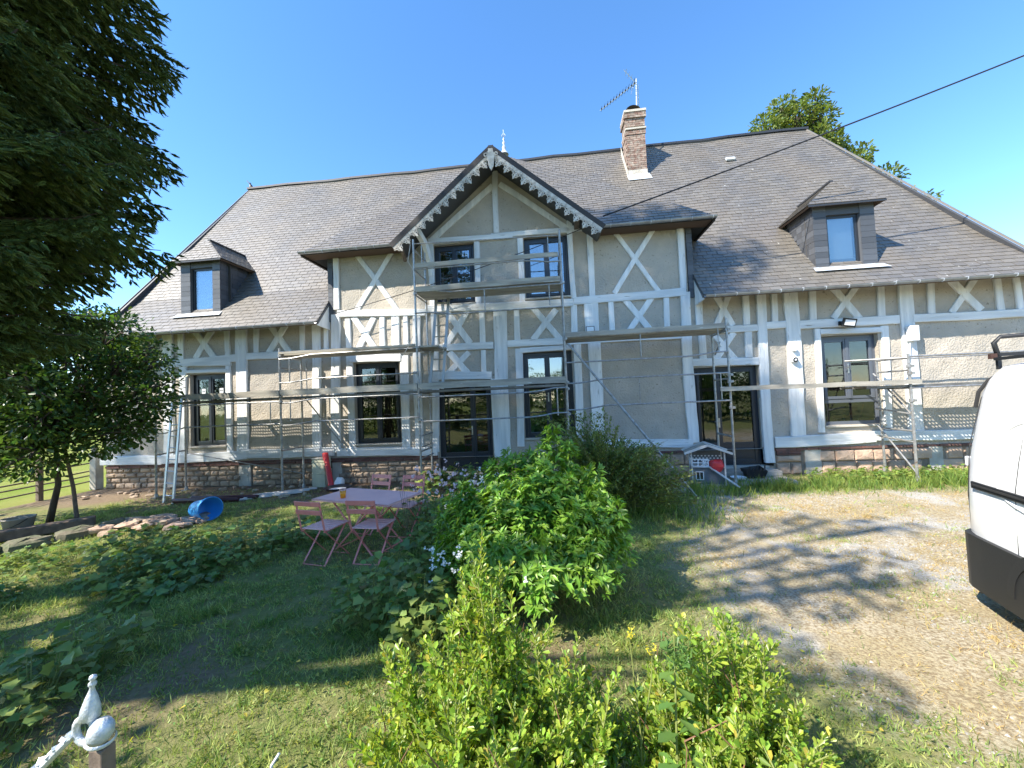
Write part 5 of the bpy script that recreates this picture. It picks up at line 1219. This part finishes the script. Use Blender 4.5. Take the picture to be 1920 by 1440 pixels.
# ---- shrubs
def rosettes(P, D, size, k=7, tilt=.55, tpl='lance', asp=.30):
    n_ = len(P); P = np.repeat(P, k, 0); D = np.repeat(unit(np.asarray(D, float)), k, 0); rd = RNG.normal(size=P.shape); rd -= D*(rd*D).sum(1, keepdims=True); rd = unit(rd)
    A = D*tilt+rd; L = size*RNG.uniform(.65, 1.2, len(P)); B = np.cross(A, D)+RNG.normal(0, .12, P.shape); return leaves(tpl, P+D*RNG.uniform(-.02, .03, (len(P), 1)), A, L, L*asp, B=B)
# glossy green shrub with white flowers, centre
bx = thing('flowering_shrub', 'bright green glossy shrub with small white flowers in the middle of the garden', 'shrub', (-.15, 4.0, 0))
LB = []; P = []; D = []
n_ = 2700; d = rdir(n_); d[:, 2] = np.abs(d[:, 2])*.95-.12; d = unit(d); rr = (.50+.50*RNG.random((n_, 1))**.5)*(1+.17*np.sin(d[:, :1]*7)*np.cos(d[:, 1:2]*6+1)+.12*np.sin(d[:, 2:3]*9+d[:, :1]*4))
P.append(np.array([-.33, 4.05, .48])+d*rr*np.array([.90, .84, .74])); D.append(d+[0, 0, .75]+RNG.normal(0, .25, (n_, 3)))
for (x, y, z0, z1, w_) in ((-.05, 4.15, .9, 1.66, .095), (.12, 4.25, .9, 1.48, .09), (-.2, 4.2, .9, 1.5, .09), (-.48, 4.1, .9, 1.46, .09), (.35, 4.0, .8, 1.30, .09), (-.62, 4.0, .9, 1.36, .09), (.22, 4.1, .7, 1.22, .10), (.42, 3.9, .5, 1.02, .09), (-.95, 4.0, .7, 1.15, .09), (-.35, 4.3, .9, 1.42, .10), (-1.15, 3.9, .4, .86, .1), (-.3, 3.6, .6, 1.15, .1), (.1, 3.55, .5, 1.05, .09), (-.8, 3.5, .4, .85, .1), (.55, 4.2, .4, .9, .1), (-.15, 3.9, .9, 1.38, .09), (-.75, 4.25, .8, 1.30, .09), (.3, 3.75, .6, 1.12, .09), (-.55, 3.7, .7, 1.2, .09), (.05, 3.75, .7, 1.24, .09), (-.2, 3.3, .3, .85, .11), (-.6, 3.35, .3, .8, .11), (.25, 3.45, .3, .8, .1), (.52, 3.75, .4, .95, .09)):
    k = int((z1-z0)/.011); t_ = RNG.random((k, 1)); a = RNG.uniform(0, 2*PI, (k, 1)); q = w_*(1.15-t_*.7)
    P.append(np.hstack([x+q*np.cos(a), y+q*np.sin(a), z0+(z1-z0)*t_])); D.append(np.hstack([np.cos(a)*.8, np.sin(a)*.8, .8+0*a]))
P = np.vstack(P); D = np.vstack(D); V, F = rosettes(P, D, .088, 7, .5, 'lance', .34); npmesh('foliage', V, F, 'lf_cho', bx)
m = MB()
for k in range(60): p = P[RNG.integers(len(P))]; m.tube([(-.2+RNG.normal()*.06, 4.05+RNG.normal()*.05, 0), tuple(.5*(np.array([-.2, 4.05, .1])+p)), tuple(p)], [.012, .008, .003], 5)
m.build('stems', 'stem', bx)
FL = []
for cx, cy, cz, k in ((-1.12, 3.55, .62, 10), (-1.02, 3.5, .5, 8), (-.9, 3.45, .66, 7), (-.62, 3.42, .42, 5), (-.75, 4.2, 1.22, 10), (-.85, 4.2, 1.12, 8), (-.42, 4.35, 1.22, 6), (-1.0, 4.0, .95, 5), (-.3, 3.25, .55, 4), (.1, 4.6, 1.0, 4), (.25, 4.5, .9, 5)):
    FL += [(cx+RNG.normal()*.06, cy-.05+RNG.normal()*.05, cz+RNG.normal()*.05) for _ in range(k)]
V, F = rosettes(np.array(FL), np.tile([.05, -.75, .75], (len(FL), 1)), .024, 5, .25, 'obov', .75); npmesh('flowers', V, F, 'petalw', bx)
# dark olive shrub behind it
dx_ = thing('olive_shrub', 'dark olive shrub with arching twiggy shoots in front of the scaffold tower', 'shrub', (.75, 6.85, 0))
P = []; D = []; m = MB()
for k in range(420):
    a = RNG.uniform(-PI, PI); ca = math.cos(a); tipz = RNG.uniform(.35, 1.0); rad = 1.15+.25*RNG.random()
    hero = k < 34
    if hero:
        q = k/33; tx = -.42+2.45*q; tz = np.interp(tx, [-.5, -.2, .3, .85, 1.1, 1.35, 1.8, 2.1], [1.62, 1.72, 1.78, 1.84, 1.45, 1.30, 1.22, .9])+RNG.uniform(-.14, .05); ty = 6.85+RNG.uniform(-.3, .3)
    else:
        tx = .85+RNG.uniform(-1.3, 1.35); tz = np.interp(tx, [-.5, -.2, .3, .85, 1.1, 1.8, 2.1], [1.4, 1.5, 1.5, 1.5, 1.3, 1.15, .85])*RNG.uniform(.35, 1); ty = 6.85+RNG.uniform(-.75, .7)
    b0 = np.array([.75+RNG.normal()*.15, 6.85+RNG.normal()*.12, 0]); tip = np.array([tx, ty, tz]); c0 = np.array([.75+(tx-.75)*.35, (ty+6.85)/2, tz*.72])
    tt = np.linspace(0, 1, 9)[:, None]; Q = (1-tt)**2*b0+2*tt*(1-tt)*c0+tt**2*tip; m.tube([tuple(v) for v in Q], [.006*(1-.8*i/8) for i in range(9)], 4, cap=False)
    n_ = 110; tt = .30+.62*RNG.random((n_, 1)); Pq = (1-tt)**2*b0+2*tt*(1-tt)*c0+tt**2*tip; T = unit(2*(1-tt)*(c0-b0)+2*tt*(tip-c0)); wv = .07*(1.15-tt)
    Pq = Pq+RNG.normal(size=Pq.shape)*wv; P.append(Pq); D.append(T*1.0+RNG.normal(0, .6, Pq.shape))
P = np.vstack(P); D = np.vstack(D); V, F = leaves('lance', P, D, RNG.uniform(.036, .07, len(P)), RNG.uniform(.016, .028, len(P))); npmesh('foliage', V, F, 'lf_dark', dx_); m.build('twigs', 'twig', dx_)
# yellow-green hedge shrubs in the foreground
def hedge(label, hero, nrand, xr, yr, H, base, seed):
    global RNG
    RNG = np.random.default_rng(seed); t = thing('evergreen_shrub', label, 'shrub', base, 'yellow green foreground shrubs'); P = []; D = []; S = []; PY_ = []; m = MB()
    tips = [(np.array(h), True) for h in hero]
    for _ in range(nrand):
        x = RNG.uniform(*xr); y = RNG.uniform(*yr); tips.append((np.array([x, y, H(x, y)*RNG.uniform(.6, 1.0)]), False))
    for tip, hero_ in tips:
        b0 = np.array([base[0]+(tip[0]-base[0])*.45+RNG.normal()*.05, base[1]+(tip[1]-base[1])*.5+RNG.normal()*.05, 0]); c0 = b0*.45+tip*.55; c0[2] = tip[2]*.5; c0[:2] += RNG.normal(0, .05, 2)
        tt = np.linspace(0, 1, 8)[:, None]; Q = (1-tt)**2*b0+2*tt*(1-tt)*c0+tt**2*tip; m.tube([tuple(v) for v in Q], [.009*(1-.75*i/7) for i in range(8)], 5, cap=False)
        shoots = [(b0, c0, tip, .35)]
        for s in range(int(7 if not hero_ else 10)):
            q = RNG.uniform(.45, .93); p = (1-q)**2*b0+2*q*(1-q)*c0+q*q*tip; a = RNG.uniform(0, 2*PI); Ls = RNG.uniform(.07, .17)*(1.25-q*.6); e = p+np.array([math.cos(a)*Ls*.75, math.sin(a)*Ls*.75, Ls*.9]); shoots.append((p, p*.5+e*.5+np.array([math.cos(a), math.sin(a), -.3])*.02, e, 0.05))
            m.tube([tuple(p), tuple(p*.5+e*.5), tuple(e)], [.004, .003, .0015], 4, cap=False)
        for (a0, a1, a2, st) in shoots:
            L_ = np.linalg.norm(a2-a0)*(1-st); n_ = max(5, int(L_/.0085)); tt = (st+(1-st)*(np.arange(n_)+RNG.random(n_)*.4)/n_)[:, None]; tt = np.minimum(tt, 1)
            p = (1-tt)**2*a0+2*tt*(1-tt)*a1+tt**2*a2; T = unit(2*(1-tt)*(a1-a0)+2*tt*(a2-a1)+1e-6); ph = np.arange(n_)*2.4+RNG.random()*6; X = unit(np.cross(T, [.3, .1, 1])); Y_ = np.cross(T, X)
            rd = X*np.cos(ph)[:, None]+Y_*np.sin(ph)[:, None]; P.append(p); D.append(T*(.75+.5*tt)+rd+[0, 0, .25]+RNG.normal(0, .12, p.shape)); S.append(RNG.uniform(.024, .054, n_)*(1.1-.35*tt[:, 0]))
    P = np.vstack(P); D = np.vstack(D); S = np.hstack(S); isy = RNG.random(len(P)) < .035
    V1, F1 = leaves('obov', P[~isy], D[~isy], S[~isy], S[~isy]*.46); V2, F2 = leaves('obov', P[isy], D[isy], S[isy], S[isy]*.5)
    npmesh('foliage', V1, F1, 'lf_euo', t); npmesh('yellowed_leaves', V2, F2, 'lf_yel', t); m.build('stems', 'stem', t, smooth=True)
    tw = MB()
    for _ in range(16):
        x = RNG.uniform(*xr); y = RNG.uniform(*yr); z = H(x, y)*.9; tw.tube([(x, y, z-.25), (x+RNG.normal()*.03, y, z-.08), (x+RNG.normal()*.06, y+RNG.normal()*.03, z+RNG.uniform(.0, .08))], [.004, .003, .0015], 5)
    tw.build('dead_twigs', 'stemred', t)
def prof(xs_, zs_): return lambda x, y: float(np.interp(x, xs_, zs_))*(1-.28*abs(y-1.85))
H1 = prof([-1.0, -.85, -.6, -.37, -.2, 0, .2, .4], [.42, .66, .80, 1.10, .80, .76, .60, .34])
hedge('yellow-green shrub in the foreground with one tall pointed leader, left mass', [(-.37, 1.85, 1.39), (-.42, 1.85, 1.22), (-.33, 1.8, 1.16), (-.47, 1.82, 1.08), (-.86, 1.85, .82), (-.74, 1.8, .86), (-.15, 1.8, .98), (.05, 1.8, .94), (.0, 1.75, .9), (-.62, 1.8, .94), (-.28, 1.8, 1.02), (-.52, 1.75, .96), (.18, 1.7, .83), (-.50, 1.9, 1.18), (-.30, 1.9, 1.22), (-.40, 1.78, 1.28), (-.56, 1.88, 1.06), (-.25, 1.85, 1.1), (-.45, 1.95, 1.0)], 200, (-.98, .36), (1.35, 2.25), H1, (-.3, 1.9, 0), 21)
H2 = prof([.25, .45, .65, .85, .98, 1.08], [.40, .78, .92, .86, .60, .42])
hedge('yellow-green shrub in the foreground, lower right mass beside the nettle', [(.66, 1.8, 1.06), (.50, 1.8, 1.03), (.87, 1.8, .93), (.80, 1.75, .96), (.97, 1.8, .68), (.72, 1.8, .98), (.58, 1.75, .95), (1.0, 1.75, .60)], 130, (.26, 1.05), (1.40, 2.2), H2, (.65, 1.95, 0), 22)
# nettle and yellow flowered weed
t = thing('nettle', 'tall nettle with long serrated leaves between the two foreground shrubs', 'nettle', (.42, 1.75, 0))
MB().tube([(.42, 1.75, 0), (.43, 1.74, .5), (.44, 1.72, 1.0)], [.006, .005, .003], 6).build('stem', 'stem', t)
P = []; D = []; L_ = []
for k in range(11):
    z = .35+.062*k
    for s in (0, 1): a = k*PI/2+s*PI+.5; P.append((.44, 1.73, z)); D.append((math.cos(a), math.sin(a), .15-.02*k)); L_.append(.135-.006*k)
L_ = np.array(L_); V, F = leaves('obov', np.array(P), np.array(D), L_, L_*.42, roll=.1); npmesh('leaves', V, F, 'lf_nettle', t)
V, F = leaves('needle', np.tile([.45, 1.72, .93], (220, 1))+RNG.normal(0, .028, (220, 3)), RNG.normal(size=(220, 3))-[0, 0, .5], .035, .008); npmesh('catkins', V, F, 'lf_nettle', t)
t = thing('yellow_weed', 'slender weed with a small yellow flower head standing left of the nettle', 'weed', (.29, 1.85, 0))
MB().tube([(.30, 1.85, 0), (.305, 1.84, .5), (.275, 1.82, .93)], [.005, .004, .002], 6).tube([(.305, 1.84, .45), (.36, 1.82, .75), (.365, 1.8, .88)], [.003, .003, .0015], 6).build('stem', 'stem', t)
hd = np.vstack([np.tile([.275, 1.82, .945], (5, 1))+RNG.normal(0, .010, (5, 3)), np.tile([.365, 1.8, .885], (3, 1))+RNG.normal(0, .008, (3, 3))]); V, F = rosettes(hd, np.tile([0, -.3, 1.0], (len(hd), 1)), .013, 6, .5, 'obov', .5); npmesh('flower_heads', V, F, 'petaly', t)
V, F = leaves('obov', np.array([(.29, 1.83, .70), (.29, 1.83, .70), (.3, 1.84, .45), (.33, 1.82, .62)]), np.array([(1, -.2, .1), (-1, -.3, .1), (-1, -.2, .3), (1, 0, .2)]), .035, .028); npmesh('leaves', V, F, 'lf_nettle', t)
# low large-leaved plants
def cover(label, pts, nleaf, size, hmax, name='mallow_plant', mt='lf_cov', cat='plant', group=None):
    x0 = sum(p[0] for p in pts)/len(pts); y0 = sum(p[1] for p in pts)/len(pts); t = thing(name, label, cat, (x0, y0, 0), group); P = []; A = []; m = MB()
    for _ in range(nleaf):
        cx, cy, rr = pts[RNG.integers(len(pts))]; a = RNG.uniform(0, 2*PI); q = rr*RNG.random()**.5; x, y = cx+q*math.cos(a), cy+q*math.sin(a); z = hmax*RNG.uniform(.25, 1)*(1-.5*(q/rr)**2)
        P.append((x, y, z)); A.append((math.cos(a)+RNG.normal()*.5, math.sin(a)-.3+RNG.normal()*.5, RNG.uniform(-.35, .25)))
        if _ % 3 == 0: m.tube([(cx+(x-cx)*.5, cy+(y-cy)*.5, 0), (x-(x-cx)*.1, y-(y-cy)*.1, z*.6), (x, y, z)], [.004, .003, .002], 4, cap=False)
    L_ = size*RNG.uniform(.6, 1.25, len(P)); V, F = leaves('lobed', np.array(P), np.array(A), L_, L_*.95, roll=.35); npmesh('leaves', V, F, mt, t); m.build('stalks', 'stem', t)
    return t
cover('bed of lobed mallow leaves between the bucket tree and the pink chairs', [(-4.7, 5.5, .6), (-4.2, 4.9, .5), (-5.2, 5.1, .6), (-5.8, 5.0, .6), (-5.4, 4.5, .5), (-3.9, 5.6, .4), (-4.6, 4.5, .35), (-6.3, 5.3, .5)], 1250, .095, .36)
cover('low lobed-leaf plant at the front edge of the mallow bed on the open lawn', [(-4.9, 4.15, .35), (-4.35, 4.2, .3), (-4.6, 3.95, .25)], 170, .11, .18)
cover('lobed-leaf plant climbing between the pink chairs and the green shrub', [(-1.55, 4.1, .42), (-1.3, 3.6, .38), (-1.75, 3.6, .35), (-1.4, 4.6, .35), (-1.15, 3.2, .25), (-1.65, 4.9, .25)], 1050, .085, .62)
cover('clump of broad leaves at the left edge of the picture', [(-3.75, 2.45, .35), (-3.9, 2.9, .4), (-3.55, 2.1, .25)], 300, .085, .42, mt='lf_cov')
cover('dark low plants under the edging stones on the left', [(-6.8, 4.2, .6), (-6.4, 3.5, .5), (-7.4, 4.9, .5)], 520, .075, .2)
cover('leafy plant growing at the foot of the central door', [(-2.35, 9.0, .35), (-1.9, 8.8, .35), (-2.8, 8.6, .3)], 380, .12, .62)
cover('lush green weeds along the right stretch of the stone base', [(5.6+.45*k, 9.15, .3) for k in range(10)]+[(6.2+.5*k, 8.75, .3) for k in range(8)], 2600, .06, .24, mt='lush')
# pink anemones
t = thing('pink_flowers', 'tall thin plants with pale pink flowers right of the pink table', 'flowers', (-1.7, 6.1, 0)); m = MB(); P = []; D = []
for k in range(48):
    x, y = -1.78+RNG.normal()*.32, 6.15+RNG.normal()*.28; x2, y2, z2 = x+RNG.normal()*.12, y+RNG.normal()*.1, RNG.uniform(.45, .98); m.tube([(x, y, 0), ((x+x2)/2, y, z2*.6), (x2, y2, z2)], [.004, .003, .0015], 4, cap=False); P.append((x2, y2, z2)); D.append((RNG.normal()*.4, -.8, .5))
for k in range(6): m.tube([(-1.95+.04*k, 5.0, 0), (-2.0+.02*k, 4.95, .5), (-2.1+.05*k, 5.05-.04*k, .95-.04*k)], [.004, .003, .002], 4)
m.build('stalks', 'stemred', t); V, F = rosettes(np.array(P), np.array(D), .038, 6, .3, 'obov', .85); npmesh('blooms', V, F, 'petalp', t)
n_ = 900; V, F = leaves('lobed', np.array([-1.72, 6.15, .0])+RNG.normal(size=(n_, 3))*[.38, .32, 0]+np.stack([0*np.arange(n_), 0*np.arange(n_), RNG.uniform(.05, .55, n_)], 1), RNG.normal(size=(n_, 3))*[1, 1, .3], RNG.uniform(.04, .09, n_), RNG.uniform(.03, .08, n_)); npmesh('leaves', V, F, 'lf_cov', t)

# ---- grass
def gz(x, y): return .025*nz2(x, y, 1.0, 1)+.012*nz2(x, y, 4, 3)
def blades(name, n_, xr, yr, keep, hmin, hmax, wd, mt, lean=.5):
    nc = n_//26; yc = yr[0]+(yr[1]-yr[0])*RNG.random(nc)**1.25; xc = RNG.uniform(xr[0], xr[1], nc); ci = RNG.integers(0, nc, n_); sp_r = RNG.uniform(.015, .085, nc)[ci]; hc = RNG.uniform(.6, 1.5, nc)[ci]
    y = yc[ci]+RNG.normal(size=n_)*sp_r; x = xc[ci]+RNG.normal(size=n_)*sp_r; y = np.maximum(y, .9); k = keep(x, y) > RNG.random(n_); vis = (x/y > -1.72) & (x/y < 1.12); k &= vis; x, y, hc = x[k], y[k], hc[k]; n2 = len(x)
    A = RNG.normal(0, lean, (n2, 3)); A[:, 2] = 1; h_ = hc*RNG.uniform(hmin, hmax, n2)*(1+.6*np.clip(nz2(x, y, 1.7, 6), -.5, 1)); V, F = leaves('blade', np.stack([x, y, gz(x, y)-.004], 1), A, h_, wd*RNG.uniform(.7, 1.3, n2), roll=3); o = npmesh(name, V, F, mt); o['kind'] = 'stuff'; return o
nb = lambda x, y: (y < 8.9)
lawnk = lambda x, y: (1-drive_mask(x, y)*.985)*(1-.86*soil_mask(x, y))*(.55+.6*np.clip(nz2(x, y, 1.2, 9)+.5, 0, 1))
blades('lawn_grass', 300000, (-10, 5.5), (1.0, 9.3), lawnk, .03, .075, .0062, 'grass', .75)
blades('lawn_grass', 60000, (-6, 3), (1.0, 4.2), lawnk, .03, .08, .0048, 'lush', .7)
blades('tall_grass', 26000, (1.9, 9.6), (7.3, 9.6), lambda x, y: np.exp(-((y-8.3-.06*(x-2))/.42)**2)*1.3*((x > 2.6) | (y < 8)), .08, .22, .009, 'lush', .35)
blades('tall_grass', 9000, (-.2, 2.8), (5.8, 8.2), lambda x, y: np.exp(-(((x-1.6)/.9)**2+((y-7.2)/.7)**2)), .10, .34, .008, 'lush', .35)
blades('dry_grass', 120000, (1.0, 9.5), (1.6, 8.6), lambda x, y: drive_mask(x, y)*(.25+.75*np.clip(nz2(x, y, 1.3, 12)*1.6+.3, 0, 1)),   .014, .05, .005, 'straw', 1.2)
blades('dry_grass', 16000, (-7, 2), (1.2, 9), lambda x, y: .25+.75*np.clip(nz2(x, y, 1.1, 14)*1.5, 0, 1), .02, .05, .003, 'straw', 1.1)
blades('drive_grass', 60000, (1.2, 9.5), (2, 8.6), lambda x, y: drive_mask(x, y)*np.clip(nz2(x, y, 1.9, 16)*2-.3, 0, 1), .02, .06, .005, 'grass', .8)
# clover and small weeds between the blades
n_ = 26000; y = 1.0+7.5*RNG.random(n_)**1.2; x = RNG.uniform(-8, 2.5, n_); k = (lawnk(x, y)*np.clip(nz2(x, y, 1.6, 17)+.45, 0, 1) > RNG.random(n_)) & (x/y > -1.72); x, y = x[k], y[k]; n2 = len(x)
V, F = leaves('obov', np.stack([x, y, gz(x, y)+RNG.uniform(.01, .05, n2)], 1), np.stack([RNG.normal(size=n2), RNG.normal(size=n2), RNG.uniform(-.2, .5, n2)], 1), RNG.uniform(.012, .032, n2), RNG.uniform(.010, .024, n2)); o = npmesh('lawn_clover', V, F, 'lf_cov'); o['kind'] = 'stuff'
# gravel and litter on the drive
n_ = 15000; y = 1.8+6.6*RNG.random(n_)**1.3; x = RNG.uniform(1.2, 9, n_); k = (drive_mask(x, y)*np.clip(nz2(x, y, .9, 20)+.55, .05, 1) > RNG.random(n_)) & (x/y < 1.12); x, y = x[k], y[k]; n2 = len(x); s = RNG.uniform(.005, .016, n2)[:, None, None]
T = np.array([(1, 0, 0), (-.5, .87, 0), (-.5, -.87, 0), (0, 0, .8)]); a = RNG.uniform(0, 6.28, n2); c_, s_ = np.cos(a), np.sin(a); Tx = T[None, :, 0]*c_[:, None]-T[None, :, 1]*s_[:, None]; Ty = T[None, :, 0]*s_[:, None]+T[None, :, 1]*c_[:, None]
V = np.stack([Tx, Ty, np.repeat(T[None, :, 2], n2, 0)], -1)*s+np.stack([x, y, gz(x, y)], 1)[:, None]; F = np.array([(0, 1, 3), (1, 2, 3), (2, 0, 3)])[None]+(np.arange(n2)*4)[:, None, None]
o = npmesh('gravel', V.reshape(-1, 3), F.reshape(-1, 3), 'gravel'); o['kind'] = 'stuff'
# fallen leaves
n_ = 500; x = RNG.uniform(-6, 2, n_); y = RNG.uniform(1.3, 6, n_); V, F = leaves('obov', np.stack([x, y, gz(x, y)+.03], 1), np.stack([RNG.normal(size=n_), RNG.normal(size=n_), RNG.normal(0, .2, n_)], 1), RNG.uniform(.02, .05, n_), RNG.uniform(.015, .03, n_)); o = npmesh('fallen_leaves', V, F, 'lf_yel'); o['kind'] = 'stuff'

for o in bpy.data.objects:
    nm = o.name.split('.')[0]
    if o.parent is not None and nm in ('crown', 'foliage', 'needles', 'boughs', 'limbs', 'leaves', 'flowers', 'blooms', 'stems', 'stalks', 'twigs', 'dead_twigs', 'yellowed_leaves', 'catkins', 'flower_heads', 'lattice_holes', 'juice'):
        if nm != 'juice': o['kind'] = 'stuff'
